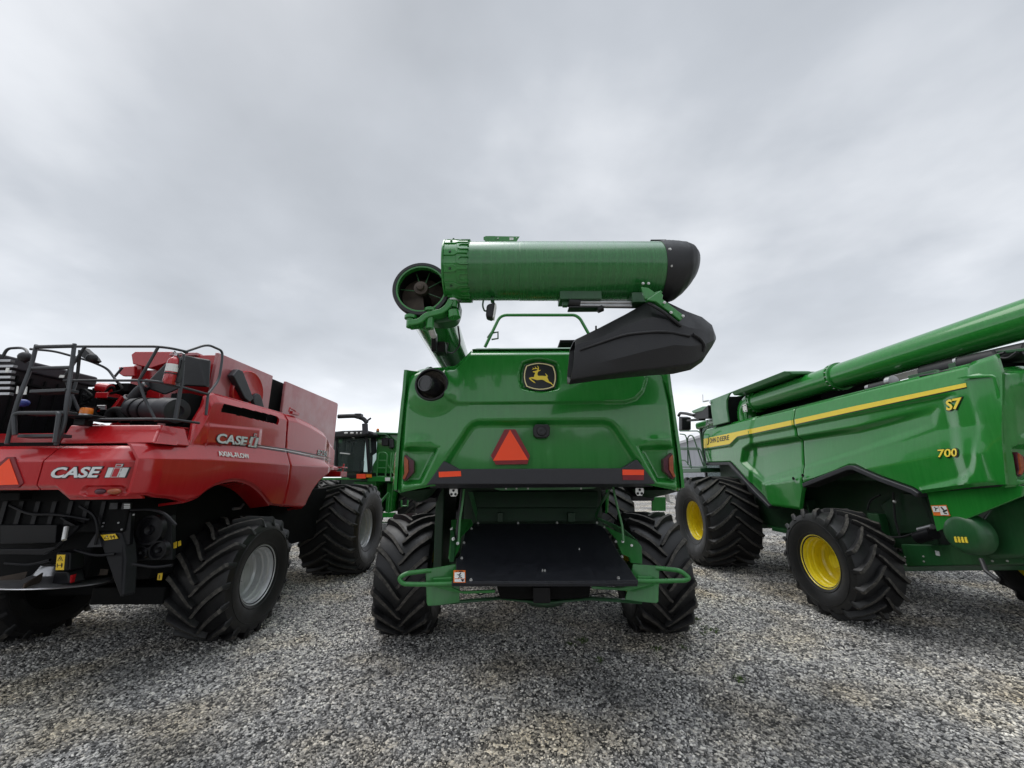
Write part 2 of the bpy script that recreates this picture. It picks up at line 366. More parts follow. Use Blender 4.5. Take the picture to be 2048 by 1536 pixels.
# ------------------------------------------------------------------ wheels
def tyre_mesh(Rr, W, rim, nl, hl, sweep, direc, wl=0.07, kink=0.0, seed=0, sq=0.0):
    """Farm tyre round the x axis, outer side at +x. Rr overall radius."""
    mb = MB(); Rc = Rr-hl
    half = [(0.40*W, rim-0.012), (0.425*W, rim+0.02), (0.475*W, rim+(Rc-rim)*0.30), (0.5*W, rim+(Rc-rim)*0.55), (0.492*W, rim+(Rc-rim)*0.78), (0.462*W, rim+(Rc-rim)*0.925), (0.42*W, Rc*0.975), (0.3*W, Rc*0.992), (0.12*W, Rc), (0.0, Rc+0.002)]
    prof = [(r, x) for x, r in half]+[(r, -x) for x, r in half[-2::-1]]
    # inner closure
    prof = prof+[(rim-0.012, -0.40*W)]
    n = 80
    mb.lathe(prof, (0, 0, 0), (1, 0, 0), n, mi=0)
    # moulded rings on the sidewall
    for rr_, ww in ((rim+(Rc-rim)*0.16, 0.008), (rim+(Rc-rim)*0.66, 0.006)):
        xs = np.interp(rr_, [h[1] for h in half[:6]], [h[0] for h in half[:6]])
        for sg in (1, -1):
            mb.lathe([(rr_-ww, sg*(xs-0.004)), (rr_-ww*0.6, sg*(xs+0.006)), (rr_+ww*0.6, sg*(xs+0.006)), (rr_+ww, sg*(xs-0.004))], (0, 0, 0), (1, 0, 0), n, mi=0)
    xs_ = [h[0] for h in half[::-1]][:6]; rs_ = [h[1] for h in half[::-1]][:6]
    def carc(x): return float(np.interp(abs(x), xs_, rs_))
    rng = random.Random(seed)
    for side in (1, -1):
        for k in range(nl):
            a0 = 2*math.pi*(k+(0.5 if side > 0 else 0))/nl
            rings = []; T = [(-0.03, 0.0), (0.02, 0.06), (0.11, 0.28), (0.2, 0.5), (0.29, 0.69), (0.37, 0.85), (0.43, 0.96), (0.462, 1.02), (0.485, 1.06)]
            for q, (xf, tf) in enumerate(T):
                x = xf*W; rb = carc(x)
                h = hl*(1 if q < 6 else (0.98, 0.85, 0.62)[q-6]) if q < len(T) else hl
                if q == 6: h = Rr*0.992-rb
                if q == 7: h = max(0.03, Rr*0.965-rb)*0.9
                if q == 8: rb = rim+(Rc-rim)*0.80; h = 0.028
                if q == 0: h = hl*0.93
                th = a0+direc*sweep*(tf**(1.0-kink) if tf < 1 else tf)*1.0
                w = wl*(0.82+0.42*min(1, tf))*(0.7 if q == 0 else 1)
                # direction of lug in unrolled surface for its own width axis
                dt = sweep*direc/(0.46*W)*rb; nx, nt_ = -dt, 1.0; ln = math.hypot(nx, nt_); nx, nt_ = nx/ln, nt_/ln
                ring = []
                for wf, hf in ((-0.5, -0.3), (-0.40, 0.82), (-0.33, 1.0), (0.33, 1.0), (0.40, 0.82), (0.5, -0.3)):
                    ww = w*(wf+(0.12*wf if hf < 0 else 0)); xx = x+nx*ww*0.8; tt = th+nt_*ww/rb
                    if q == 8:  # runs down the side wall
                        rr = rb+0.0; xx = x+h*max(0, hf)*0.55+nx*ww*0.2
                    else: rr = rb+h*hf
                    xx = max(-0.08*W, xx)
                    ring.append((side*xx, rr*math.sin(tt), rr*math.cos(tt)))
                rings.append(ring)
            mb.loft(rings, True, mi=0)
            i0 = len(mb.f)-(len(rings)-1)*6-2
            for q in range(len(rings)-1):            # worn top faces
                if q < 7: mb.mi[i0+q*6+2] = 1
    return mb
def rim_mesh(rim, W, depth):
    mb = MB(); x0 = 0.405*W
    # outside: lip, gutter, stepped barrel, dished disc
    prof = [(rim+0.028, x0-0.012), (rim+0.030, x0+0.012), (rim+0.012, x0+0.016), (rim-0.008, x0-0.012), (rim-0.016, x0-0.06), (rim-0.036, x0-0.075), (rim-0.040, x0-0.13), (rim-0.058, x0-0.145), (rim-0.062, x0-depth+0.03), (rim-0.085, x0-depth), (rim*0.5, x0-depth-0.015), (rim*0.46, x0-depth+0.012), (0.14, x0-depth+0.015), (0.135, x0-depth+0.05), (0.05, x0-depth+0.06), (0.0001, x0-depth+0.06)]
    mb.lathe(prof, (0, 0, 0), (1, 0, 0), 64)
    # inside barrel
    xi = -0.405*W
    mb.lathe([(rim-0.085, x0-depth-0.012), (rim-0.05, x0-depth-0.02), (rim-0.05, xi+0.03), (rim+0.028, xi), (rim+0.03, xi-0.015), (rim-0.06, xi+0.01), (rim-0.075, x0-depth-0.02)], (0, 0, 0), (1, 0, 0), 64)
    return mb
def hub_mesh(rim, W, depth):
    mb = MB(); x = 0.405*W-depth+0.012
    mb.lathe([(0.17, x-0.02), (0.17, x+0.012), (0.10, x+0.03), (0.10, x+0.07), (0.0001, x+0.075)], (0, 0, 0), (1, 0, 0), 32)
    for k in range(10):
        a = 2*math.pi*k/10; mb.bolt((x+0.012, 0.135*math.cos(a), 0.135*math.sin(a)), (1, 0, 0), 0.016, 0.03)
    return mb
WHEELS = {}
def wheel(kind, parent, loc, flip, steer=0.0, spin=0.0):
    """kind of WHEELS; loc relative to parent; flip=True turns the outer face to -x."""
    src = WHEELS[kind]
    objs = []
    for k, (nm, me, mts) in enumerate(src):
        key = (kind, k, flip)
        if key not in WHEELS:
            m2 = me.copy()
            if flip:
                m2.transform(Matrix.Scale(-1, 4, (1, 0, 0))); m2.flip_normals()
            WHEELS[key] = m2
        o = bpy.data.objects.new(nm, WHEELS[key]); COL.objects.link(o)
        if k == 0:
            o.parent = parent; o.location = loc; o.rotation_euler = Matrix.Rotation(steer, 3, 'Z').to_euler() if not spin else (Matrix.Rotation(steer, 3, 'Z') @ Matrix.Rotation(spin, 3, 'X')).to_euler()
        else: o.parent = objs[0]
        objs.append(o)
    return objs[0]
def make_kind(kind, Rr, W, rim, nl, hl, sweep, direc, rimmat, depth, wl, kink=0.0):
    out = []
    for nm, mb, mts in (('wheel', hub_mesh(rim, W, depth), [rimmat]), ('tyre', tyre_mesh(Rr, W, rim, nl, hl, sweep, direc, wl, kink), [M['rubber'], M['lug']]), ('rim', rim_mesh(rim, W, depth), [rimmat])):
        o = mb.build('tmp', mts, smooth=32); me = o.data; me.name = kind+'_'+nm; bpy.data.objects.remove(o); out.append((nm, me, mts))
    WHEELS[kind] = out
make_kind('rear_v', 0.80, 0.74, 0.375, 18, 0.066, 0.46, 1, M['yellow'], 0.30, 0.062, 0.12)
make_kind('rear_a', 0.80, 0.74, 0.375, 18, 0.066, 0.46, -1, M['yellow'], 0.30, 0.062, 0.12)
make_kind('front_jd', 1.06, 1.25, 0.47, 21, 0.062, 0.42, -1, M['yellow'], 0.34, 0.075, 0.1)
make_kind('rear_red', 0.795, 0.78, 0.375, 18, 0.066, 0.46, 1, M['silver'], 0.26, 0.064, 0.12)
make_kind('front_red', 1.0, 1.25, 0.44, 22, 0.056, 0.39, -1, M['silver'], 0.34, 0.07, 0.1)
# ------------------------------------------------------------------ ground and gravel
def gravel_mat(name, far):
    m, N, L, b = newmat(name)
    tc = N.new('ShaderNodeTexCoord')
    if far:
        vo = N.new('ShaderNodeTexVoronoi'); vo.inputs['Scale'].default_value = 30; L.new(tc.outputs['Object'], vo.inputs['Vector'])
        sep = N.new('ShaderNodeSeparateColor'); L.new(vo.outputs['Color'], sep.inputs[0]); rnd = sep.outputs[0]
    else:
        g = N.new('ShaderNodeNewGeometry'); rnd = g.outputs['Random Per Island']
    stone = _ramp(N, L, rnd, [(0.0, (0.03, 0.03, 0.031)), (0.2, (0.12, 0.118, 0.116)), (0.47, (0.30, 0.294, 0.286)), (0.75, (0.50, 0.485, 0.462)), (0.92, (0.70, 0.68, 0.635)), (1.0, (0.85, 0.82, 0.755))] if not far else [(0.0, (0.02, 0.02, 0.02)), (0.3, (0.10, 0.098, 0.095)), (0.55, (0.32, 0.313, 0.303)), (0.85, (0.56, 0.542, 0.51)), (1.0, (0.75, 0.71, 0.63))])
    # wet / worn patches
    p1 = N.new('ShaderNodeTexNoise'); p1.inputs['Scale'].default_value = 0.42; p1.inputs['Detail'].default_value = 7; p1.inputs['Roughness'].default_value = 0.62; L.new(tc.outputs['Object'], p1.inputs['Vector'])
    damp = _ramp(N, L, p1.outputs[0], [(0.36, (0.5, 0.505, 0.51)), (0.5, (0.95, 0.95, 0.95)), (0.64, (1.28, 1.27, 1.23))])
    mu = N.new('ShaderNodeMixRGB'); mu.blend_type = 'MULTIPLY'; mu.inputs[0].default_value = 1; L.new(stone, mu.inputs[1]); L.new(damp, mu.inputs[2])
    p2 = N.new('ShaderNodeTexNoise'); p2.inputs['Scale'].default_value = 0.8; p2.inputs['Detail'].default_value = 5
    mp = N.new('ShaderNodeMapping'); mp.inputs['Location'].default_value = (3.1, 7.7, 0); L.new(tc.outputs['Object'], mp.inputs[0]); L.new(mp.outputs[0], p2.inputs['Vector'])
    vd = N.new('ShaderNodeVectorMath'); vd.operation = 'DISTANCE'; L.new(tc.outputs['Object'], vd.inputs[0]); vd.inputs[1].default_value = (0.1, 3.3, 0)
    near = _ramp(N, L, vd.outputs['Value'], [(0.0, (0.16, 0.16, 0.16)), (1.0, (0, 0, 0))])
    ad = N.new('ShaderNodeMath'); ad.operation = 'ADD'; L.new(p2.outputs[0], ad.inputs[0]); L.new(near, ad.inputs[1])
    tan = _ramp(N, L, ad.outputs[0], [(0.48, (0, 0, 0)), (0.68, (0.7, 0.7, 0.7))])
    mt = N.new('ShaderNodeMixRGB'); mt.blend_type = 'MULTIPLY'; L.new(tan, mt.inputs[0]); L.new(mu.outputs[0], mt.inputs[1]); mt.inputs[2].default_value = (1.12, 0.98, 0.74, 1)
    L.new(mt.outputs[0], b.inputs['Base Color'])
    b.inputs['Roughness'].default_value = 0.62; b.inputs['Specular IOR Level'].default_value = 0.4
    if far:
        inv = N.new('ShaderNodeMath'); inv.operation = 'MULTIPLY'; inv.inputs[1].default_value = -1; L.new(vo.outputs['Distance'], inv.inputs[0])
        bp = N.new('ShaderNodeBump'); bp.inputs['Strength'].default_value = 1.0; bp.inputs['Distance'].default_value = 0.03
        L.new(inv.outputs[0], bp.inputs['Height']); L.new(bp.outputs[0], b.inputs['Normal'])
    return m
M['gravel'] = gravel_mat('gravel_bed', True); M['stone'] = gravel_mat('loose_stones', False)
gb = MB()
ng = 60
gx = np.concatenate([[-600, -200, -60], np.linspace(-14, 16, ng), [60, 200, 600]]); gy = np.concatenate([[-600, -200, -40], np.linspace(-2, 18, ng), [40, 150, 300, 900]])
def gz(x, y):
    return 0.0
gv = [(x, y, 0.0) for x in gx for y in gy]; ny = len(gy)
gf = [(i*ny+j, (i+1)*ny+j, (i+1)*ny+j+1, i*ny+j+1) for i in range(len(gx)-1) for j in range(ny-1)]
gb.add(gv, gf); ground = gb.build('gravel_ground', M['gravel'], smooth=0); ground['kind'] = 'structure'
ground['label'] = 'pale grey crushed gravel yard'
def stones():
    rng = np.random.default_rng(3)
    # proto stones: squashed jittered octahedra / cubes
    P = []
    for k in range(10):
        bm = bmesh.new(); bmesh.ops.create_icosphere(bm, subdivisions=1, radius=1.0)
        v = np.array([p.co[:] for p in bm.verts]); f = np.array([[q.index for q in fc.verts] for fc in bm.faces]); bm.free()
        v = v*(1+rng.uniform(-0.24, 0.24, (len(v), 1)))*np.array([1, rng.uniform(0.6, 0.95), rng.uniform(0.45, 0.75)])
        P.append((v, f))
    pts = []
    # density falls with distance from the camera (screen-space grain stays readable)
    def scatter(n, x0, x1, y0, y1, smin, smax):
        x = rng.uniform(x0, x1, n); y = rng.uniform(y0, y1, n); s = smin+(smax-smin)*rng.random(n)**2.2
        ok = np.abs(x) < 0.62*y*2.3+1.0; return np.stack([x[ok], y[ok], s[ok]], 1)
    m = 270000; yy = 2.9+(15.0-2.9)*rng.random(m)**1.25; xx = rng.uniform(-1, 1, m)*(1.42*yy+0.6); s0 = 0.0056+0.00108*yy
    ss = s0*(0.75+1.15*rng.random(m)**3.0); ok = rng.random(m) < np.clip((15.2-yy)/3.0, 0, 1); pts = np.stack([xx[ok], yy[ok], ss[ok]], 1)
    n = len(pts); kind = rng.integers(0, len(P), n); V = []; F = []; o = 0
    for k in range(len(P)):
        q = pts[kind == k]; v, f = P[k]; m = len(q)
        a = rng.uniform(0, 6.283, m); ca, sa = np.cos(a), np.sin(a); tx = rng.uniform(-0.4, 0.4, m)
        vx, vy, vz = v[None, :, 0], v[None, :, 1], v[None, :, 2]
        vz2 = vz+vx*tx[:, None]; X = (vx*ca[:, None]-vy*sa[:, None])*q[:, 2:3]+q[:, 0:1]; Y = (vx*sa[:, None]+vy*ca[:, None])*q[:, 2:3]+q[:, 1:2]
        Z = vz2*q[:, 2:3]+q[:, 2:3]*rng.uniform(0.05, 0.5, (m, 1))
        V.append(np.stack([X, Y, Z], -1).reshape(-1, 3)); F.append((f[None]+(np.arange(m)*len(v))[:, None, None]+o).reshape(-1, 3)); o += m*len(v)
    V = np.concatenate(V); F = np.concatenate(F)
    me = bpy.data.meshes.new('gravel_stones'); me.vertices.add(len(V)); me.vertices.foreach_set('co', V.ravel()); me.loops.add(F.size); me.loops.foreach_set('vertex_index', F.ravel().astype(np.int32))
    me.polygons.add(len(F)); me.polygons.foreach_set('loop_start', np.arange(0, F.size, 3, dtype=np.int32)); me.update(); me.validate()
    me.materials.append(M['stone']); ob = bpy.data.objects.new('gravel_stones', me); COL.objects.link(ob); ob['kind'] = 'stuff'; ob['label'] = 'loose grey and cream gravel stones over the yard'
stones()
# ------------------------------------------------------------------ green combine: shared build in its own frame (rear axle at the origin, front = +y)
C0 = Vector((0.265, 6.15, 0)); R0 = Vector((6.87, 6.56, 0)); YB = 3.98; XS = 5.42
def LC(px, py, Y=YB): return atY(px, py, Y)-C0
def LR(px, py, X=XS): return atX(px, py, X)-R0
def z2(x, y): return (760+x/4.8, 680+y/4.8)
def z3(x, y): return (1080+x/4.8, 680+y/4.8)
def xz(pts, Y=YB):
    return [(LC(*p, Y).x, LC(*p, Y).z) for p in pts]
def yz(pts, X=XS):
    return [(LR(*p, X).y, LR(*p, X).z) for p in pts]
def flat_rear(name, pts, y, th, mat, parent, Y=YB, bevel=0.0, smooth=35, label=None):
    """outline on the rear face -> solid plate, th thick, outer face at y - th"""
    mb = MB(); mb.prism([(p[0], y, p[1]) for p in xz(pts, Y)], (0, -th, 0))
    return mb.build(name, mat, parent, bevel=bevel, smooth=smooth, label=label)
def ribbon(pts, w):
    pts = [Vector((p[0], p[1])) for p in pts]; a, b = [], []
    for i, p in enumerate(pts):
        t = (pts[min(i+1, len(pts)-1)]-pts[max(i-1, 0)]).normalized(); n = Vector((-t.y, t.x))
        ww = w[i] if isinstance(w, (list, tuple)) else w
        a.append(tuple(p+n*ww/2)); b.append(tuple(p-n*ww/2))
    return a+b[::-1]
def bulge(c, m, n=8):
    out = []
    for i in range(4):
        p0, p1, q = Vector(c[i]), Vector(c[(i+1) % 4]), Vector(m[i]); ctrl = q*2-(p0+p1)/2
        for k in range(n):
            t = k/n; out.append(tuple(p0*(1-t)**2+ctrl*2*t*(1-t)+p1*t*t))
    return out
def scale_about(pts, k):
    c = sum((Vector(p) for p in pts), Vector((0, 0)))/len(pts); return [tuple(c+(Vector(p)-c)*k) for p in pts]
def ze(x, y): return (1030+x/19.2, 710+y/19.2)
YR = -2.17
def jd_body(root):
    # ---- rear hood
    ZL = LC(1080, 811).z
    zt_tab = sorted([(LC(*p).x, LC(*p).z) for p in ((806, 738), (840, 731), (895, 727), (908, 725), (925, 708), (941, 691))])
    zt_tab = zt_tab+[(-x, z) for x, z in zt_tab[::-1]]
    zb_tab = sorted([(LC(*p).x, LC(*p).z) for p in ((796, 986), (858, 973), (900, 969))]); zb_tab = zb_tab+[(-x, z) for x, z in zb_tab[::-1]]
    U = xz([(886, 794), (896, 804), (912, 811), (1250, 808), (1272, 801), (1288, 784), (1296, 760), (1300, 600), (886, 600)])
    RC = xz([(878, 934), (931, 853), (941, 843), (955, 838), (1210, 836), (1226, 841), (1237, 852), (1286, 925), (1300, 1000), (860, 1000)])
    TL = xz([(802, 898), (812, 891), (880, 893), (843, 970), (802, 973)])
    TR = [(-x, z) for x, z in TL]
    EMo = xz([ze(*p) for p in bulge([(280, 230), (1640, 250), (1700, 1340), (230, 1330)], [(960, 90), (1740, 780), (960, 1460), (140, 780)])])
    ex = LC(866, 772)
    zt = lambda s: lerp_tab(s, zt_tab)
    HW = 1.43
    def depth(x, z):
        d = -0.13*np.maximum(0, z-ZL)-0.02*np.maximum(0, z-ZL)**2
        d += 0.04*sstep(-sdf_poly(x, z, U), 0.0, 0.035)
        d -= 0.075*sstep(-sdf_poly(x, z, RC), 0.0, 0.075)
        for T in (TL, TR):
            q = sdf_poly(x, z, T); d -= 0.075*sstep(-q, 0.0, 0.06)
        d += 0.03*np.exp(-((np.abs(x)-1.24)/0.10)**2-((z-LC(830, 884).z)/0.05)**2)      # brow over the lamp
        r = np.hypot(x-ex.x, z-ex.z); d += 0.07*(1-sstep(r, 0.165, 0.34))
        d -= 0.05*sstep(-sdf_poly(x, z, EMo), 0.0, 0.03)
        e = HW-np.abs(x); d -= 0.06*(1-sstep(e, 0, 0.07))
        e = zt(x.ravel()).reshape(x.shape)-z; d -= 0.10*(1-sstep(e, -0.01, 0.10))
        e = z-lerp_tab(x.ravel(), zb_tab).reshape(x.shape); d -= 0.03*(1-sstep(e, 0, 0.03))
        return d
    hole = lambda x, z: np.hypot(x-ex.x, z-ex.z) < 0.158
    panel('rear_hood', -HW, HW, 240, 150, lambda s: lerp_tab(s, zb_tab), zt, depth, lambda s, z, d: (s, YR-d, z), M['green'], root, 0.03, hole)
    mb = MB()   # top edge cap of the hood, running forward
    a = LC(941, 689); mb.prism([(a.x+0.0, YR+0.10, a.z-0.02), (-a.x, YR+0.10, a.z-0.02), (-a.x-0.05, YR+0.16, a.z+0.012), (a.x+0.05, YR+0.16, a.z+0.012)], (0, 0.75, 0.02))
    mb.build('hood_cap', M['green_tank'], root, bevel=0.01)
    mb = MB(); mb.box((a.x+0.02, YR+0.98, a.z-0.2), (-a.x-0.02, YR+1.1, a.z+0.07)); mb.build('deck_edge', M['green_dark'], root, bevel=0.01)
    # ---- exhaust: dark bezel ring with an outlet nozzle
    y0 = YR-0.075
    mb = MB(); c = Vector((ex.x, y0, ex.z))
    mb.lathe([(0.172, 0.05), (0.176, 0.0), (0.170, -0.014), (0.155, -0.016), (0.150, 0.02), (0.145, 0.20), (0.0001, 0.20)], c, (0, 1, 0), 48)
    ez = mb.build('exhaust', M['black_plastic'], root)
    mb = MB(); mb.tube([c+Vector((0.02, 0.19, -0.01)), c+Vector((0.0, 0.06, -0.005)), c+Vector((-0.03, -0.06, -0.01)), c+Vector((-0.045, -0.10, -0.012))], [0.10, 0.098, 0.084, 0.082], 28, caps=False)
    mb.tube([c+Vector((-0.045, -0.10, -0.012)), c+Vector((-0.03, -0.06, -0.01)), c+Vector((0.0, 0.08, -0.005))], [0.068, 0.066, 0.05], 28)
    mb.lathe([(0.082, 0), (0.068, 0)], c+Vector((-0.045, -0.10, -0.012)), (-0.25, -1, -0.05), 28)
    mb.build('nozzle', M['nozzle'], ez)
    mb = MB(); mb.lathe([(0.142, 0.0), (0.146, 0.05), (0.10, 0.14), (0.0001, 0.16)], c+Vector((0.01, 0.0, 0)), (0, 1, 0), 32); mb.build('heat_shield', M['exhaust_steel'], ez)
    # ---- emblem
    C4 = [(440, 370), (1480, 385), (1490, 1215), (440, 1200)]; M4 = [(960, 262), (1578, 800), (960, 1328), (345, 790)]
    ob = bulge(C4, M4); plate = scale_about(ob, 1.07); inn = scale_about(ob, 0.935); ye = YR+0.035
    pl = flat_rear('emblem', [ze(*p) for p in plate], ye, 0.02, M['decal_black'], root)
    mb = MB(); o2 = xz([ze(*p) for p in ob]); i2 = xz([ze(*p) for p in inn]); n = len(o2)
    mb.loft([[(p[0], ye-0.02, p[1]) for p in i2], [(p[0], ye-0.024, p[1]) for p in i2], [(p[0], ye-0.024, p[1]) for p in o2], [(p[0], ye-0.02, p[1]) for p in o2]], False)
    mb.build('border', M['cream'], pl, smooth=0)
    deer = [(690, 600), (760, 590), (830, 565), (872, 548), (905, 560), (960, 548), (1005, 532), (975, 575), (915, 592), (893, 612), (870, 680), (870, 735), (885, 765), (920, 780), (1050, 775), (1190, 790), (1207, 760), (1200, 735), (1165, 680), (1190, 685), (1240, 740), (1272, 792), (1258, 806), (1240, 812), (1260, 870), (1295, 960), (1330, 1010), (1400, 1050), (1440, 1110), (1490, 1190), (1472, 1205), (1450, 1160), (1370, 1085), (1310, 1060), (1200, 1015), (1130, 965), (1080, 935), (990, 930), (900, 945), (820, 940), (740, 910), (640, 880), (612, 896), (680, 960), (750, 1010), (790, 1070), (770, 1065), (690, 1020), (590, 940), (542, 880), (545, 855), (640, 832), (735, 822), (745, 760), (772, 690), (780, 650), (740, 640), (695, 625)]
    mb = MB()
    for poly in (deer, ribbon([(885, 565), (905, 500), (905, 430), (870, 372)], [45, 42, 34, 10]), ribbon([(895, 500), (800, 482), (710, 502), (662, 528)], [40, 30, 26, 8]), ribbon([(735, 495), (685, 452)], [26, 8]), ribbon([(825, 482), (772, 405)], [28, 8])):
        mb.prism([(p[0], ye-0.0205, p[1]) for p in xz([ze(*q) for q in poly])], (0, -0.004, 0))
    mb.build('leaping_deer', M['gold'], pl, smooth=0)
    zc = LC(1079, 752).z
    for o_ in [pl]+list(pl.children):
        for v in o_.data.vertices: v.co.y += 0.13*(v.co.z-zc)+0.012
    # ---- charcoal trim with reflectors
    tp = [z2(615, 1160), z2(760, 1243), z3(790, 1232), z3(930, 1145), z3(1108, 1388), z3(1085, 1395), z2(460, 1378), z2(440, 1400)]
    tp = [(888, 921.5), (918, 938), (1244, 936.5), (1273.5, 918.5), (1311, 967), (1300, 969), (862, 969), (852, 972)]
    rr = [(-1.5, 0)]
    t = flat_rear('bumper_trim', tp, YR+0.09, 0.105, M['trim'], root, bevel=0.012)
    q = xz([(852, 971), (1311, 967)]); zt0 = q[0][1]
    mb = MB(); mb.prism([(q[0][0]+0.01, YR+0.0, zt0+0.02), (q[0][0]+0.03, YR+0.08, zt0-0.03), (q[0][0]+0.03, YR+0.3, zt0-0.03), (q[0][0]+0.01, YR+0.3, zt0+0.02)], (q[1][0]-q[0][0]-0.03, 0, 0))
    mb.build('bumper_lip', M['trim'], root, bevel=0.006)
    yt = YR-0.0155
    for sg, pts in ((0, [z2(566, 1266), z2(778, 1258), z2(782, 1308), z2(570, 1318)]), (1, [z3(786, 1244), z3(991, 1246), z3(991, 1297), z3(787, 1297)])):
        flat_rear('reflector', pts, yt, 0.006, M['orange'], root, smooth=0)
    flat_rear('reflector', [z3(787, 1299), z3(991, 1299), z3(991, 1345), z3(789, 1343)], yt, 0.005, M['dark_red'], root, smooth=0, label='dark red reflector strip')
    # ---- slow vehicle triangle
    sm = flat_rear('warning_triangle', [z2(1195, 855), z2(1300, 855), z2(1440, 1108), z2(1416, 1190), z2(1110, 1195), z2(1062, 1110)], YR+0.07, 0.04, M['dark_red'], root, smooth=0)
    flat_rear('orange_face', [z2(1248, 858), z2(1424, 1150), z2(1084, 1157)], YR+0.0295, 0.004, M['orange'], sm, smooth=0)
    # ---- tail lamps
    for mir in (1, -1):
        hp = xz([z2(240, 1098), z2(322, 1160), z2(322, 1272), z2(240, 1357), z2(213, 1335), z2(232, 1285), z2(232, 1120)]); lp = xz([z2(236, 1116), z2(272, 1152), z2(276, 1262), z2(240, 1338), z2(218, 1330), z2(236, 1280), z2(232, 1150)])
        mb = MB(); mb.prism([(p[0]*mir, YR+0.09, p[1]) for p in hp], (0, -0.085, 0)); h = mb.build('tail_lamp', M['red_lens'], root, bevel=0.006)
        mb = MB(); mb.prism([(p[0]*mir, YR+0.006, p[1]) for p in lp], (0, -0.018, 0)); mb.build('amber_lens', M['amber_dull'], h, bevel=0.004)
    # ---- rear camera / work lamp
    cpts = [(1070, 849), (1096, 849), (1100, 856), (1099, 871), (1093, 876), (1073, 876), (1067, 871), (1066, 856)]
    cb = flat_rear('rear_camera', cpts, YR+0.08, 0.10, M['black_plastic'], root, bevel=0.012)
    p = LC(1083, 863); mb = MB(); mb.lathe([(0.05, 0), (0.045, -0.012), (0.03, -0.016), (0.0001, -0.01)], (p.x, YR-0.02, p.z), (0, 1, 0), 24); mb.build('lens', M['decal_black'], cb)
    # ---- side panels (left measured, right mirrored)
    zt_s = sorted(yz([(1413, 859), (1476, 845.5), (1576, 823), (1700, 794), (1815, 761), (1978, 733)])); zt_s = [(y, 3.36) for y, z in zt_s]
    zb_px = [(1412, 926), (1459, 925), (1513, 985), (1541, 1012), (1599, 1020), (1606, 968), (1696, 932), (1708, 932), (1762, 955), (1826, 978), (1840, 987), (1920, 977), (2014, 968)]
    zb_s = sorted(yz(zb_px)); S0, S1 = -2.16, zb_s[-1][0]+0.02; SG = LR(1578, 821).y
    top_st = yz([(1410, 877), (1576, 841), (1700, 813), (1930, 764.5)]); bot_st = yz([(1410, 896.5), (1459, 888.5), (1473.5, 873.5), (1580, 850.5), (1700, 824), (1930, 774)])
    top_st.sort(); bot_st.sort()
    FA = yz([(1482, 896), (1496, 886), (1700, 852), (1860, 808), (1870, 815), (1868, 858), (1700, 914), (1521, 967), (1478, 926)])
    wl = sorted(yz([(1521, 967), (1700, 914), (1868, 859)])); P2 = yz([(1838, 974), (1925, 952), (1942, 940), (1948, 915), (1950, 650), (1500, 650), (1500, 1030), (1838, 1030)])
    def sdepth(s, z):
        f = lambda t: lerp_tab(s.ravel(), t).reshape(s.shape)
        d = np.zeros(s.shape)
        zl = f(bot_st)-0.02
        d -= 0.035*sstep(zl-z, 0.0, 0.05)*sstep(s, S0+0.25, S0+0.45)
        q = -sdf_poly(s, z, FA); d -= sstep(q, 0.0, 0.12)*sstep(s, -2.0, -0.9)*(0.02+0.14*np.clip(z-f(wl), 0, 0.6))
        d -= 0.30*np.maximum(0, z-f(top_st))
        zw = f(wl); wid = 0.03+0.30*np.clip((wl[-1][0]-s)/(wl[-1][0]-wl[0][0]), 0, 1)
        d += 0.055*np.clip((zw-z)/wid, 0, 1)*sstep(wl[-1][0]+0.1-s, 0, 0.3)
        d += 0.03*sstep(sdf_poly(s, z, P2), -0.01, 0.09)*(1-0.75*sstep(s, -1.85, -2.0)*sstep(z, 2.3, 2.6))*sstep(z, 1.8, 1.95)
        e = z-f(zb_s); d -= 0.03*(1-sstep(e, 0, 0.04)); e = 3.42-z; d -= 0.05*(1-sstep(e, 0, 0.06))
        d -= 0.02*sstep(np.abs(s-SG), 0.03, 0.0)
        d -= 0.10*sstep(z, 2.6, 3.4)*0.3+0.05
        d = d*sstep(s, S0-0.02, S0+0.14)-(0.02+0.03*sstep(z, 2.4, 3.2))*(1-sstep(s, S0-0.02, S0+0.14))
        return d
    kn = [k for y, z in zb_s for k in (y,)]
    for mir in (-1, 1):
        pl = lambda s, z, d, mir=mir: (mir*(1.475+d), s-0.03*sstep(z, 2.4, 3.3)*sstep(-s, 1.2, 2.16), z)
        rear = panel('rear_side_panel', S0, SG-0.014, 150, 80, lambda s: lerp_tab(s, zb_s), lambda s: np.full(s.shape, 3.42), sdepth, pl, M['green'], root, 0.03, knots=[k for k in kn if k < SG-0.02])
        front = panel('front_side_panel', SG+0.014, S1, 130, 80, lambda s: lerp_tab(s, zb_s), lambda s: np.full(s.shape, 3.42), sdepth, pl, M['green'], root, 0.03, knots=[k for k in kn if k > SG+0.02])
        # yellow stripe follows the moulded surface
        for nm, a, b, par in (('yellow_stripe', top_st[0][0]+0.06, SG-0.016, rear), ('yellow_stripe', SG+0.016, S1-0.01, front)):
            ss = np.linspace(a, b, 60); mb = MB(); rings = []
            zlo = lerp_tab(ss, bot_st)+0.006; zhi = lerp_tab(ss, top_st)
            dlo = sdepth(ss, zlo)+0.004; dhi = sdepth(ss, zhi)+0.004
            vs = []
            for s_, zl_, zh_, dl_, dh_ in zip(ss, zlo, zhi, dlo, dhi):
                sh = lambda z: -0.03*float(sstep(np.array(z), 2.4, 3.3))*float(sstep(np.array(-s_), 1.2, 2.16))
                rings.append([(mir*(1.475+dl_), s_+sh(zl_), zl_), (mir*(1.475+dh_), s_+sh(zh_), zh_), (mir*(1.465+dh_), s_+sh(zh_), zh_), (mir*(1.465+dl_), s_+sh(zl_), zl_)])
            mb.loft(rings, True); mb.build(nm, M['gold'], par, smooth=0)
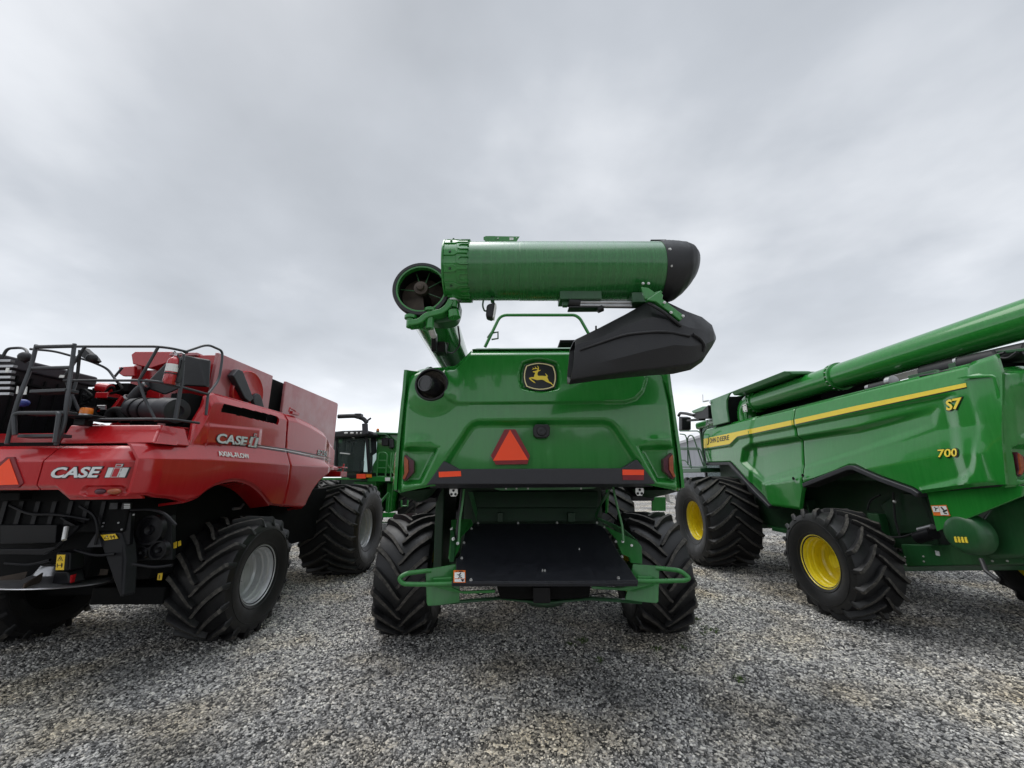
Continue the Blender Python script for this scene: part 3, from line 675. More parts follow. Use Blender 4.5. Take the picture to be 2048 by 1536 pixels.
            rings = []
            for s_, zl_, dl_ in zip(ss, zlo, dlo):
                sh = -0.03*float(sstep(np.array(zl_), 2.4, 3.3))*float(sstep(np.array(-s_), 1.2, 2.16))
                rings.append([(mir*(1.474+dl_), s_+sh, zl_-0.014), (mir*(1.474+dl_), s_+sh, zl_-0.001), (mir*(1.465+dl_), s_+sh, zl_-0.001), (mir*(1.465+dl_), s_+sh, zl_-0.014)])
            mb = MB(); mb.loft(rings, True); mb.build('stripe_edge', M['decal_black'], par, smooth=0)
        # lettering; reads from the rear to the front on the right side, front to rear on the left
        if mir < 0:
            def on(px, py): v = LR(px, py); v.x = -1.452-0.001+0.0; return v
            rt = Vector((0, -1, 0)); up = Vector((0, 0, 1))
            def conf(off):
                def f(P, e):
                    P = P.copy(); P[:, 0] = -1.475-sdepth(P[:, 1], P[:, 2])-off-e; return P
                return f
            for word, xa, xb, ya, yb in (('J', 1414.5, 1419, 890, 875.5), ('OHN', 1419.5, 1432.5, 886.5, 876.5), ('D', 1434, 1439, 884.5, 874), ('EERE', 1440, 1459, 882.5, 873.5)):
                a = on(xa, ya); b = on(xb, ya); h = on(xa, yb).z-a.z
                a.x = -1.475-float(sdepth(np.array([a.y]), np.array([a.z]))[0])-0.006
                text_mesh('lettering', word, M['decal_black'], front, a, rt, up, abs(h), 0.002, 0.12, 0.012, width=abs(b.y-a.y), conform=conf(0.007))
            for word, xa, xb, ya, yb, bold, shr in (('S7', 1886, 1926, 822, 800, 0.03, 0.15), ('700', 1878, 1920, 915, 899, 0.012, 0.1)):
                a = on(xa, ya); b = on(xb, ya); h = on(xa, yb).z-a.z
                a.x = -1.475-float(sdepth(np.array([(a.y+b.y)/2]), np.array([a.z+h/2]))[0])-0.012
                text_mesh('model_number', word, M['gold'], rear, a, rt, up, abs(h), 0.003, shr, bold, width=abs(b.y-a.y), conform=conf(0.012))
                a2 = a.copy(); a2.x += 0.006; a2.z -= 0.012; a2.y += 0.012
                text_mesh('model_number_shadow', word, M['decal_black'], rear, a2, rt, up, abs(h)+0.02, 0.002, shr, bold+0.012, width=abs(b.y-a.y)+0.03, conform=conf(0.006))
        # charcoal fender lips
        for seq in ([(1412, 926), (1459, 925), (1513, 985), (1541, 1012)], [(1606, 968), (1696, 932), (1708, 932), (1762, 955), (1826, 978), (1840, 987)]):
            pts = yz(seq); pts = [Vector((p[0], p[1])) for p in pts]; rings = []
            for i, p in enumerate(pts):
                t_ = (pts[min(i+1, len(pts)-1)]-pts[max(i-1, 0)]).normalized(); n_ = Vector((-t_.y, t_.x));
                if n_.y > 0: n_ = -n_
                q = p+n_*0.066; p0 = p-n_*0.008
                rings.append([(mir*1.478, p0.x, p0.y), (mir*1.478, q.x, q.y), (mir*1.20, q.x, q.y), (mir*1.20, p0.x, p0.y)])
            mb = MB(); mb.loft(rings, True); mb.build('fender_lip', M['trim'], root, bevel=0.015)
        # door latches
        mb = MB()
        for px_, py_ in ((1589, 957), (1608, 951)):
            p = LR(px_, py_); mb.lathe([(0.035, 0.012), (0.028, 0.014), (0.02, -0.004), (0.0001, -0.006)], (mir*1.462, p.y, p.z), (mir, 0, 0), 16)
        mb.build('panel_latch', M['black_plastic'], root)
        # edge strip closing the rear corner
        mb = MB(); mb.box((mir*1.30, YR+0.2, 2.02), (mir*1.365, YR+0.35, 3.15)); mb.build('corner_seal', M['dark'], root)
    # ---- inner bodies
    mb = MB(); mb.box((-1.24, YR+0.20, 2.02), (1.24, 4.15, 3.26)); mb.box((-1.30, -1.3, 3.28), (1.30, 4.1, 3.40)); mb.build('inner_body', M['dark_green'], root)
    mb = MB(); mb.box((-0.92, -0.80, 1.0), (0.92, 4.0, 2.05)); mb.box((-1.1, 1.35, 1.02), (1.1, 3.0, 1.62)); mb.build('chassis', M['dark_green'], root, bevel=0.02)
    # axles
    mb = MB(); mb.box((-1.35, -0.12, 0.66), (1.35, 0.12, 0.92)); mb.cyl((-1.75, 0, 0.8), (1.75, 0, 0.8), 0.09)
    for sg in (-1, 1): mb.cyl((sg*1.28, 0, 0.55), (sg*1.28, 0, 1.05), 0.08); mb.box((sg*0.9, -0.1, 0.9), (sg*1.05, 0.1, 1.5))
    mb.build('rear_axle', M['green_dark'], root, bevel=0.015)
    mb = MB(); mb.box((-1.5, 3.45, 0.85), (1.5, 3.75, 1.25)); mb.build('front_axle', M['green_dark'], root, bevel=0.02)
    # ---- grain tank on top
    tk = yz([(1419, 801.6), (1568, 747), (1457, 845)], 5.47)
    zt_ = 4.15; yf = 3.9; yr_ = LR(1568, 747, 5.47).y; yc = LR(1457, 845, 5.47).y
    mb = MB()
    for sg in (-1, 1):
        mb.prism([(sg*1.40, yf, 3.43), (sg*1.40, yf, zt_), (sg*1.40, yc-0.35, zt_), (sg*1.40, yc-0.20, 4.10), (sg*1.40, yc-0.05, 3.98), (sg*1.40, yc, 3.80), (sg*1.40, yc, 3.43)], (-sg*0.05, 0, 0))
        mb.prism([(sg*1.40, yc-0.3, zt_), (sg*1.40, yr_, zt_), (sg*1.40, yr_-0.12, zt_-0.04), (sg*1.34, yr_-0.12, zt_-0.10), (sg*1.34, yc-0.3, zt_-0.10)], (-sg*0.45, 0, 0))
    mb.build('grain_tank', M['green_tank'], root, bevel=0.02)
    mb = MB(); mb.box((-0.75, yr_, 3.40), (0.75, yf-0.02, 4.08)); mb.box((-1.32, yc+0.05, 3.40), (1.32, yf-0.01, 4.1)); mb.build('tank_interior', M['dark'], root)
    mb = MB(); mb.box((-0.95, yr_+0.02, zt_-0.05), (0.95, yf, zt_-0.004)); mb.build('tank_cover', M['green_tank'], root, bevel=0.02)
    # ---- cab at the front
    mb = MB(); mb.box((-0.95, 4.15, 1.9), (0.95, 5.6, 3.55)); cabm = mb.build('cab', M['glass'], root, bevel=0.06)
    mb = MB(); mb.box((-1.0, 4.1, 3.55), (1.0, 5.8, 3.78)); mb.build('cab_roof', M['green'], cabm, bevel=0.08, seg=3)
    mb = MB()
    for x_ in (-0.93, 0.93):
        for y_ in (4.2, 5.55): mb.box((x_-0.04, y_-0.04, 1.9), (x_+0.04, y_+0.04, 3.55))
    mb.box((-0.9, 4.12, 1.9), (0.9, 4.16, 3.5)); mb.build('cab_frame', M['black_metal'], cabm)
def jd_wheels(root, kind):
    for sg in (-1, 1):
        wheel('rear_v' if kind == 'v' else 'rear_a', root, (sg*1.735, 0, 0.785), sg < 0, spin=0.12*sg)
        wheel('front_jd', root, (sg*1.82, 3.6, 1.04), sg < 0, spin=0.2)
centre = thing('combine_harvester', 'green combine seen from behind with folded unloading pipe and hanging black spout', 'combine harvester', (0, 0, 0), 'combine harvesters parked in a row')
jd_body(centre)
right = thing('combine_harvester', 'green combine with a yellow side stripe, yellow rims and long straight unloading pipe', 'combine harvester', (0, 0, 0), 'combine harvesters parked in a row')
for ch in list(centre.children):
    c = ch.copy(); COL.objects.link(c); c.parent = right
    for g in [None]+list(ch.children):
        d = c
        if g is not None:
            d = g.copy(); COL.objects.link(d); d.parent = c
        # this machine's tail leans further back at the top
        n = len(d.data.vertices); co = np.empty(n*3); d.data.vertices.foreach_get('co', co); co = co.reshape(-1, 3)
        w = (np.clip((-co[:, 1]-2.11)/0.045, 0, 1) if ch.name.startswith('rear_side') else np.clip((-co[:, 1]-1.9)/0.12, 0, 1))*(co[:, 2] > 1.9)
        if w.max() > 0 or ch.name.startswith('rear_side'):
            d.data = d.data.copy(); co[:, 1] -= w*((0.03 if ch.name.startswith('rear_side') else 0.06)+0.21*np.clip((co[:, 2]-2.0)/1.2, 0, 1))*(1.0 if ch.name.startswith('rear_side') else 1.15); d.data.vertices.foreach_set('co', co.ravel()); d.data.update()
for ch in centre.children:      # the shoulder of the centre machine's side panel drops towards the tail
    if ch.name.startswith('rear_side'):
        for v in ch.data.vertices:
            t = min(1, max(0, (v.co.y+2.16)/0.55)); v.co.z -= 0.19*(1-t*t*(3-2*t))*min(1, max(0, (v.co.z-2.9)/0.4))
jd_wheels(centre, 'v'); jd_wheels(right, 'a')
# ------------------------------------------------------------------ parts only the centre combine shows
centre.location = C0; right.location = R0
YA = 3.2
def PC(px, py, Y): return atY(px, py, Y)
# ---- main unloading pipe running forward over the left shoulder
j = PC(842, 577, 3.15); ax = Vector((-0.02, 1, 0.012)).normalized()
mb = MB()
rP = 0.232
mb.lathe([(rP-0.022, 0.03), (rP-0.022, 0.0), (rP+0.004, -0.004), (rP+0.006, 0.02), (rP+0.018, 0.022), (rP+0.018, 0.05), (rP, 0.055), (rP, 0.42), (rP+0.012, 0.424), (rP+0.012, 0.44), (rP, 0.445), (rP, 5.6), (0.0001, 5.62)], j, ax, 56)
mb.lathe([(rP-0.022, 0.03), (rP-0.022, 5.0)], j, ax, 56)
pipe = mb.build('unloading_pipe', M['green'], centre, smooth=40)
mb = MB(); mb.lathe([(rP-0.023, 0.05), (rP-0.023, 1.2), (0.0001, 1.25)], j, ax, 40); mb.build('pipe_lining', M['dark'], pipe)
mb = MB(); mb.lathe([(rP-0.008, -0.003), (rP-0.006, -0.008), (rP+0.020, -0.006), (rP+0.026, 0.004), (rP+0.026, 0.046), (rP+0.019, 0.05)], j, ax, 56); mb.build('seal_ring', M['hose'], pipe)
mb = MB()   # auger flight
u = ax.orthogonal().normalized(); w = ax.cross(u); nst = 70; vs = []; fs = []
for k in range(nst+1):
    a = 2*math.pi*1.9*k/nst+2.2; p = j+ax*(0.05+0.6*k/nst); dr = u*math.cos(a)+w*math.sin(a)
    vs += [p+dr*0.04, p+dr*(rP-0.03), p+ax*0.008+dr*(rP-0.03), p+ax*0.008+dr*0.04]
for k in range(nst):
    a, b = k*4, k*4+4; fs += [(a, a+1, b+1, b), (a+3, b+3, b+2, a+2), (a+1, a+2, b+2, b+1), (a, b, b+3, a+3)]
mb.add(vs, fs); mb.tube([j+ax*(-0.02), j+ax*1.0], 0.042, 16); mb.build('auger_flight', M['rust'], pipe)
mb = MB(); mb.lathe([(0.0001, -0.055), (0.03, -0.05), (0.035, -0.02), (0.062, -0.015), (0.066, 0.03), (0.055, 0.05)], j, ax, 24); mb.build('auger_hub', M['rust'], pipe)
mb = MB()
for an in (-0.35, 0.25, 0.95, 1.9, -1.4):
    dr = Vector((0, 0, 1))*math.cos(an)+Vector((1, 0, 0))*math.sin(an); mb.tube([j+dr*0.06+ax*0.07, j+dr*(rP-0.02)+ax*0.09], 0.006, 8)
mb.build('bearing_spoke', M['green_dark'], pipe)
mb = MB()
for k in range(5): p = j+ax*(0.5+0.0*k); 
mb.tube([PC(916, 652, 3.75), PC(921, 690, 3.9), PC(905, 708, 3.85), PC(893, 704, 3.75), PC(888, 692, 3.7)], 0.009, 8, round_r=0.1); mb.tube([PC(884, 690, 3.7), PC(897, 684, 3.7), PC(893, 700, 3.72)], 0.008, 8, round_r=0.05); mb.build('pipe_hose', M['hose'], centre)
# hydraulic cylinder and its bracket under the joint
mb = MB(); mb.tube([PC(861, 652, 3.2), PC(866, 668, 3.25), PC(868, 672, 3.28)], 0.028, 12); mb.build('cylinder_rod', M['zinc'], centre)
mb = MB(); mb.prism([PC(862, 665, 3.3), PC(871, 664, 3.3), PC(872, 702, 3.45), PC(862, 703, 3.45)], (0, 0.1, 0.02)); mb.prism([PC(868, 683, 3.5), PC(890, 682, 3.5), PC(890, 703, 3.6), PC(868, 704, 3.6)], (0, 0.14, 0)); mb.build('swing_cylinder', M['black_metal'], centre, bevel=0.01)
# hinge: curved casting below the joint
def arm(pts, wz, Y, dep, mat, name, bev=0.012):
    mb = MB(); rings = []
    P = rounded([PC(x, y, Y) for x, y in pts], 0.15, n=4); k = len(P)
    for i, p in enumerate(P):
        t = (P[min(i+1, k-1)]-P[max(i-1, 0)]).normalized(); n = Vector((-t.z, 0, t.x))*wz/2; d = Vector((0, dep, 0))
        rings.append([p+n, p-n, p-n+d, p+n+d])
    mb.loft(rings, True); return mb.build(name, mat, centre, bevel=bev)
arm([(814, 645), (838, 642), (850, 630), (866, 625), (882, 622), (895, 612), (902, 598)], 0.055, 3.12, 0.12, M['green'], 'hinge_casting')
arm([(858, 634), (880, 638), (905, 634), (910, 622), (912, 604)], 0.075, 3.22, 0.16, M['green_dark'], 'hinge_web')
mb = MB()
for px_, py_, h_ in ((818, 640, 0.05), (858, 632, 0.10), (906, 590, 0.10)):
    p = PC(px_, py_, 3.12); mb.cyl(p+Vector((0, 0.05, -h_)), p+Vector((0, 0.05, h_*0.7)), 0.036, n=20); mb.cyl(p+Vector((0, 0.05, h_*0.6)), p+Vector((0, 0.05, h_*0.6+0.03)), 0.055, n=20)
mb.cyl(PC(907, 622, 3.15), PC(909, 636, 3.15), 0.05, 0.055, n=20); mb.build('hinge_pin', M['green'], centre, bevel=0.004)
mb = MB(); mb.bolt(PC(820, 651, 3.17), (0, 0, -1), 0.028, 0.02); mb.cyl(PC(906, 600, 3.17), PC(906, 603, 3.17), 0.045, n=16); mb.cyl(PC(858, 648, 3.17), PC(858, 652, 3.17), 0.025, n=16); mb.build('pin_washer', M['zinc'], centre)
# ---- folded outer pipe across the back
a = PC(941, 543.5, YA+0.0); b = PC(1313, 543.5, YA+0.0); rF = 0.262
axf = (b-a).normalized(); Lf = (b-a).length
mb = MB(); mb.lathe([(rF-0.02, 0.0), (rF, 0.0), (rF, 0.45), (rF+0.0025, 0.452), (rF+0.0025, Lf), (rF-0.02, Lf)], a, axf, 72); fold = mb.build('folded_pipe', M['green_pipe'], centre, smooth=40)
fl = PC(893, 543.5, YA); Lc = (a-fl).length
mb = MB(); mb.lathe([(0.0001, 0.004), (rF-0.01, 0.0), (rF+0.018, 0.0), (rF+0.020, 0.012), (rF+0.010, 0.02), (rF+0.010, Lc*0.55), (rF+0.012, Lc*0.56), (rF+0.006, Lc*0.98), (rF, Lc)], fl, axf, 72)
cast = mb.build('flange_casting', M['green'], fold, smooth=40)
mb = MB()
for k in range(12):
    an = 2*math.pi*k/12+0.1; u = Vector((0, -math.cos(an), math.sin(an))); t = Vector((0, math.sin(an), math.cos(an)))
    for (s0, s1, hw, hh) in ((0.02, Lc+0.0, 0.010, 0.024),):
        p = fl+u*(rF+0.004)
        mb.prism([p+axf*s0-t*hw*3.2, p+axf*s0+t*hw*3.2, p+axf*(s0+0.09)+t*hw*3.0, p+axf*(s0+0.12)+t*hw, p+axf*s1+t*hw, p+axf*s1-t*hw, p+axf*(s0+0.12)-t*hw, p+axf*(s0+0.09)-t*hw*3.0], u*0.016)
mb.build('casting_rib', M['green'], cast, bevel=0.004)
mb = MB()
for k in range(12):
    an = 2*math.pi*k/12+0.1; u = Vector((0, -math.cos(an), math.sin(an))); mb.bolt(fl+axf*0.075+u*(rF+0.018), u, 0.014, 0.018)
mb.build('casting_bolt', M['green_dark'], cast)
mb = MB()
for k in range(12):     # scalloped edge fingers of the casting
    an = 2*math.pi*(k+0.5)/12+0.1
    for da in (-0.16, 0.16):
        for q in range(1):
            pass
    ring = []
    pts = [(Lc*0.72, -0.13), (Lc*0.62, -0.09), (Lc*0.60, 0), (Lc*0.62, 0.09), (Lc*0.72, 0.13), (Lc+0.01, 0.13), (Lc+0.01, 0.10), (Lc*0.76, 0.095), (Lc*0.68, 0.05), (Lc*0.665, 0), (Lc*0.68, -0.05), (Lc*0.76, -0.095), (Lc+0.01, -0.10), (Lc+0.01, -0.13)]
    lo = []; hi = []
    for s_, da in pts:
        u = Vector((0, -math.cos(an+da), math.sin(an+da))); lo.append(fl+axf*s_+u*(rF+0.002)); hi.append(fl+axf*s_+u*(rF+0.020))
    n = len(pts); mb.add(lo+hi, [tuple(range(n)), tuple(range(2*n-1, n-1, -1))]+[(i, (i+1) % n, (i+1) % n+n, i+n) for i in range(n)])
mb.build('casting_finger', M['green'], cast, smooth=30)
# marker bracket on top
mb = MB(); mb.prism([PC(967, 474, YA), PC(972, 472, YA), PC(1039, 473, YA), PC(1033, 483, YA), PC(972, 483, YA), PC(967, 479, YA)], (0, 0.008, 0)); mb.prism([PC(977, 472, YA-0.02), PC(990, 472, YA-0.02), PC(990, 496, YA-0.02), PC(977, 496, YA-0.02)], (0, 0.012, 0))
mk = mb.build('marker_bracket', M['green'], fold)
mb = MB(); mb.prism([PC(1019, 475, YA-0.004), PC(1027, 475, YA-0.004), PC(1027, 480, YA-0.004), PC(1019, 480, YA-0.004)], (0, 0.006, 0)); mb.bolt(PC(996, 477, YA-0.002), (0, -1, 0), 0.008); mb.bolt(PC(1033, 476, YA-0.002), (0, -1, 0), 0.006); mb.build('reflective_patch', M['white'], mk)
mb = MB(); mb.tube([PC(945, 490, YA-0.05), PC(955, 486, YA-0.04), PC(970, 489, YA-0.05), PC(990, 484, YA-0.05), PC(1008, 490, YA-0.05)], 0.007, 8, round_r=0.06); mb.build('lamp_cable', M['hose'], fold)
# clips at the flange top and boot clamps
mb = MB()
for px_ in (905, 911): mb.cyl(PC(px_, 489, YA), PC(px_, 481, YA), 0.014, n=10)
mb.build('lifting_lug', M['green_dark'], cast)
# black boot at the outlet end
mb = MB(); rings = []
for x_, t_, bt_ in ((1312, 489.5, 598), (1330, 488.5, 600), (1345, 490, 596), (1360, 493.5, 585), (1372, 498, 573), (1382, 504, 560), (1389, 512, 546), (1391.5, 522, 536)):
    c = PC(x_, (t_+bt_)/2, YA); rz = abs(PC(x_, t_, YA).z-PC(x_, bt_, YA).z)/2; ry = min(rF+0.006, rz*1.25)
    rings.append([c+Vector((0, -ry*math.cos(q), rz*math.sin(q))) for q in [2*math.pi*k/40 for k in range(40)]])
fine = []
for i in range(len(rings)-1):
    for t in (0, 0.25, 0.5, 0.75):
        rp = 1+0.004*math.sin((i+t)*9)
        c0 = sum(rings[i], Vector())/40; c1 = sum(rings[i+1], Vector())/40; c = c0.lerp(c1, t)
        fine.append([c+(p.lerp(q, t)-c)*rp for p, q in zip(rings[i], rings[i+1])])
mb.loft(fine+[rings[-1]], True); boot = mb.build('outlet_boot', M['black_plastic'], fold, smooth=50)
mb = MB()
for an in (0.9, 0.25, -0.35, -0.9):
    u = Vector((0, -math.cos(an), math.sin(an))); mb.bolt(PC(1319, 543.5, YA)+u*(rF+0.003), u, 0.016, 0.012)
mb.build('boot_bolt', M['zinc'], boot)
mb = MB()
for px_, h_ in ((1309, 487), (1321, 487)): mb.cyl(PC(px_, 493, YA), PC(px_, h_, YA), 0.008, n=8)
mb.box(PC(1303, 491, YA-0.04), PC(1326, 489, YA+0.04)); mb.build('boot_clamp', M['black_metal'], boot)
# spout bracket
mb = MB(); yb = YA-0.27
mb.prism([PC(1282, 573, yb), PC(1297, 575, yb), PC(1310, 584, yb), PC(1322, 580, yb), PC(1326, 584, yb), PC(1303, 600, yb), PC(1291, 598, yb)], (0, 0.03, 0))
mb.prism([PC(1292, 600, yb-0.02), PC(1320, 581, yb-0.02), PC(1327, 590, yb-0.02), PC(1325, 597, yb-0.02), PC(1370, 632, yb-0.04), PC(1361, 641, yb-0.04), PC(1312, 603, yb-0.02)], (0, 0.05, 0))
br = mb.build('spout_bracket', M['green'], centre, bevel=0.008)
mb = MB()
for px_, py_ in ((1286, 567), (1297, 567), (1329, 605), (1342, 625), (1366, 632)): mb.bolt(PC(px_, py_, yb-0.045 if px_ > 1300 else YA-0.25), (0, -1, 0), 0.014, 0.014)
mb.build('bracket_bolt', M['zinc'], br)
# hanging black spout: a five sided chute, open at its left end
def SP(px, py, dy): return PC(px, py, YA+dy)
secs = [  # x_top,y_top, ridge, shoulder, low edge, bottom  (front half), depth
    ((1151, 679), (1151, 690), (1146, 737), (1141, 760), (1138, 769), 0.10),
    ((1200, 655), (1198, 676), (1190, 728), (1188, 752), (1188, 762), 0.16),
    ((1252, 628), (1250, 652), (1246, 714), (1244, 744), (1244, 756), 0.22),
    ((1298, 602), (1304, 634), (1300, 700), (1300, 738), (1300, 751), 0.27),
    ((1330, 602), (1340, 640), (1348, 690), (1348, 732), (1346, 748), 0.29),
    ((1372, 622), (1378, 655), (1384, 692), (1384, 728), (1381, 740), 0.27),
    ((1404, 634), (1406, 660), (1411, 688), (1408, 716), (1404, 724), 0.22),
    ((1424, 650), (1427, 664), (1429, 680), (1424, 694), (1420, 699), 0.14),
    ((1431, 670), (1432, 674), (1432, 678), (1430, 683), (1428, 685), 0.06)]
rings = []
for tp, rd, sh, lo, bt, dp in secs:
    f = [SP(*tp, -dp*0.35), SP(*rd, -dp*0.95), SP(*sh, -dp*1.0), SP(*lo, -dp*0.8), SP(*bt, -dp*0.25)]
    k = [SP(*bt, dp*0.6), SP(*lo, dp*1.0), SP(*rd, dp*1.0), SP(*tp, dp*0.5)]
    if tp[0] == 1151: k = [SP(1134.5, 767, dp*1.2), SP(1134, 755, dp*2.0), SP(1139, 700, dp*2.0), SP(1147, 682, dp*1.0)]
    rings.append(f+k)
inner = []
for r in rings:
    c = sum(r, Vector())/len(r); inner.append([c+(p-c)*0.93 for p in r])
mb = MB(); mb.loft(rings, False); mb.loft([q for q in inner], False)
n_ = len(rings[0]); mb.loft([rings[0], inner[0]], False)
mb.add(rings[-1], [tuple(range(n_))])
sp = mb.build('discharge_spout', M['black_plastic'], centre, bevel=0.012, smooth=22, seg=2)
mb = MB()   # moulded stiffening ribs
mb.tube([SP(1296, 606, -0.26), SP(1325, 622, -0.29), SP(1352, 644, -0.29), SP(1362, 652, -0.27)], 0.014, 8, round_r=0.1)
mb.tube([SP(1386, 668, -0.27), SP(1402, 678, -0.25), SP(1410, 692, -0.22), SP(1407, 704, -0.2)], 0.012, 8, round_r=0.1)
mb.tube([SP(1160, 700, -0.115), SP(1252, 668, -0.225), SP(1330, 662, -0.29), SP(1380, 672, -0.272)], 0.012, 8, round_r=0.1)
mb.build('spout_rib', M['black_plastic'], sp)
# actuator under the pipe
mb = MB(); p0, p1 = PC(1157, 608, YA-0.05), PC(1262, 609, YA-0.05)
for dz in (0.016, -0.016): mb.tube([p0+Vector((0, 0, dz)), p1+Vector((0, 0, dz))], 0.021, 14)
act = mb.build('spout_actuator', M['steel'], fold)
mb = MB(); mb.tube([PC(1137, 604, YA-0.05), PC(1160, 607, YA-0.05)], 0.045, 16); mb.box(PC(1138, 612, YA-0.08), PC(1195, 624, YA+0.02)); mb.tube([PC(1195, 620, YA-0.05), PC(1205, 616, YA-0.05)], 0.03, 12); mb.tube([PC(1196, 618, YA-0.09), PC(1196, 620, YA-0.09), PC(1208, 614, YA-0.08)], 0.01, 8); mb.build('actuator_motor', M['black_plastic'], act, bevel=0.012)
mb = MB(); mb.prism([PC(1122, 589, YA-0.06), PC(1146, 592, YA-0.06), PC(1136, 611, YA-0.06), PC(1126, 611, YA-0.06)], (0, 0.05, 0)); mb.box(PC(1120, 598, YA-0.1), PC(1195, 593, YA+0.06)); mb.box(PC(1265, 604, YA-0.1), PC(1290, 598, YA+0.04)); mb.build('actuator_mount', M['green_dark'], act, bevel=0.006)
# work lamp below the pipe
mb = MB(); mb.prism([PC(973, 608, YA-0.05), PC(991, 602, YA-0.05), PC(985, 636, YA-0.05), PC(971, 632, YA-0.05)], (0, 0.10, 0)); wl_ = mb.build('work_lamp', M['black_plastic'], fold, bevel=0.02)
mb = MB(); mb.prism([PC(990, 606, YA-0.04), PC(992.5, 608, YA-0.04), PC(988, 634, YA-0.04), PC(985.5, 634, YA-0.04)], (0, 0.08, 0)); mb.build('lens', M['white'], wl_)
mb = MB(); mb.box(PC(981, 596, YA-0.03), PC(989, 606, YA+0.03)); mb.tube([PC(967, 599, YA), PC(965, 612, YA), PC(969, 622, YA), PC(974, 622, YA)], 0.008, 8, round_r=0.05); mb.build('lamp_bracket', M['green_dark'], wl_)
# ---- hood top: hand rail and small ladder rung
Yh = 4.75
mb = MB(); mb.tube([PC(970, 694, Yh), PC(989, 655, Yh), PC(1001, 630, Yh), PC(1150, 630, Yh), PC(1160, 637, Yh), PC(1190, 690, Yh)], 0.021, 12, round_r=0.14); mb.build('roof_hand_rail', M['green'], centre)
mb = MB(); mb.tube([PC(985, 666, Yh), PC(996, 664, Yh), PC(996, 677, Yh), PC(983, 679, Yh)], 0.012, 8); mb.tube([PC(976, 676, Yh), PC(986, 662, Yh)], 0.02, 8); mb.build('rail_latch', M['green_dark'], centre)
mb = MB(); mb.tube([PC(1192, 652, Yh), PC(1192, 672, Yh)], 0.012, 8); mb.box(PC(1120, 680, Yh), PC(1160, 700, Yh+0.3)); mb.build('deck_fitting', M['dark'], centre)
# ---- underside: tailboard, deflectors, hitch
def T(px, py, Y): return PC(px, py, Y)
YT0, YT1 = 3.85, 5.0
tb = [(940, 1047), (1190, 1047), (1207, 1054), (1240, 1110), (1247, 1118), (1275, 1160), (1275, 1166), (905, 1166), (905, 1160), (912, 1140), (912, 1118), (920, 1110), (927, 1080), (932, 1054)]
_p0, _p1, _p2 = T(940, 1047, YT1), T(1190, 1047, YT1), T(1090, 1163, YT0)
_nb = (_p1-_p0).cross(_p2-_p0).normalized()
if _nb.y > 0: _nb = -_nb
def TB(px, py, off=0.0):
    d = ray(px, py); o = Vector((0, 0, CAM_H)); return o+d*((_p0+_nb*off-o).dot(_nb)/d.dot(_nb))
mb = MB(); mb.prism([TB(x, y) for x, y in tb], -_nb*0.035); tbd = mb.build('tailboard', M['board'], centre, bevel=0.006, smooth=30)
mb = MB(); mb.prism([T(903, 1163, YT0-0.01), T(1277, 1161, YT0-0.01), T(1276, 1170, YT0-0.01), T(904, 1173, YT0-0.01)], (0, 0.03, 0)); mb.build('tailboard_lip', M['board'], tbd, bevel=0.005)
mb = MB()
for px_, py_ in ((942, 1161), (923.5, 1117), (928, 1086), (943, 1058), (956, 1047), (1036, 1046.5), (1114, 1046), (1194, 1046), (1209, 1055), (1232, 1084), (1244, 1114), (1237, 1157), (1158.5, 1099), (1085, 1142), (1090, 1142)):
    s_ = 0.6 if px_ in (1158.5, 1085, 1090) else 1.0; mb.bolt(TB(px_, py_), _nb, 0.017*s_, 0.02)
mb.build('tailboard_bolt', M['zinc'], tbd)
# warning sticker on the board: orange head, white picture with a falling man, grey text block
def stick(name, x0, y0, x1, y1, mat, off, par):
    mb = MB(); mb.prism([TB(x0, y0, off), TB(x1, y0, off), TB(x1, y1, off), TB(x0, y1, off)], -_nb*0.002); return mb.build(name, mat, par, smooth=0)
st = stick('warning_sticker', 907, 1140.5, 931, 1165, M['sticker_orange'], 0.006, tbd)
stick('sticker_face', 909, 1144.5, 929.5, 1156.5, M['white'], 0.010, st); stick('sticker_text', 909, 1158, 929.5, 1163.5, M['decal_silver'], 0.010, st)
mb = MB()
for poly in (ribbon([(920, 1147), (917.5, 1150), (920, 1153)], 1.8), ribbon([(917.5, 1150), (914, 1148.5)], 1.0), ribbon([(920, 1150), (923, 1151)], 1.0), ribbon([(920, 1153), (916.5, 1156)], 1.2), ribbon([(920, 1153), (924, 1155.5)], 1.2), [(920, 1145), (922, 1145.5), (922, 1147.4), (920, 1147.2)], [(922, 1158.4), (928.5, 1158.4), (926, 1162.6), (924, 1162.4)], [(912, 1142.5), (914, 1141.2), (915, 1142.8)], [(917, 1141.4), (926, 1141.6), (926, 1142.9), (917, 1142.8)]):
    mb.prism([TB(x, y, 0.0135) for x, y in poly], -_nb*0.001)
mb.build('sticker_picture', M['decal_black'], st, smooth=0)
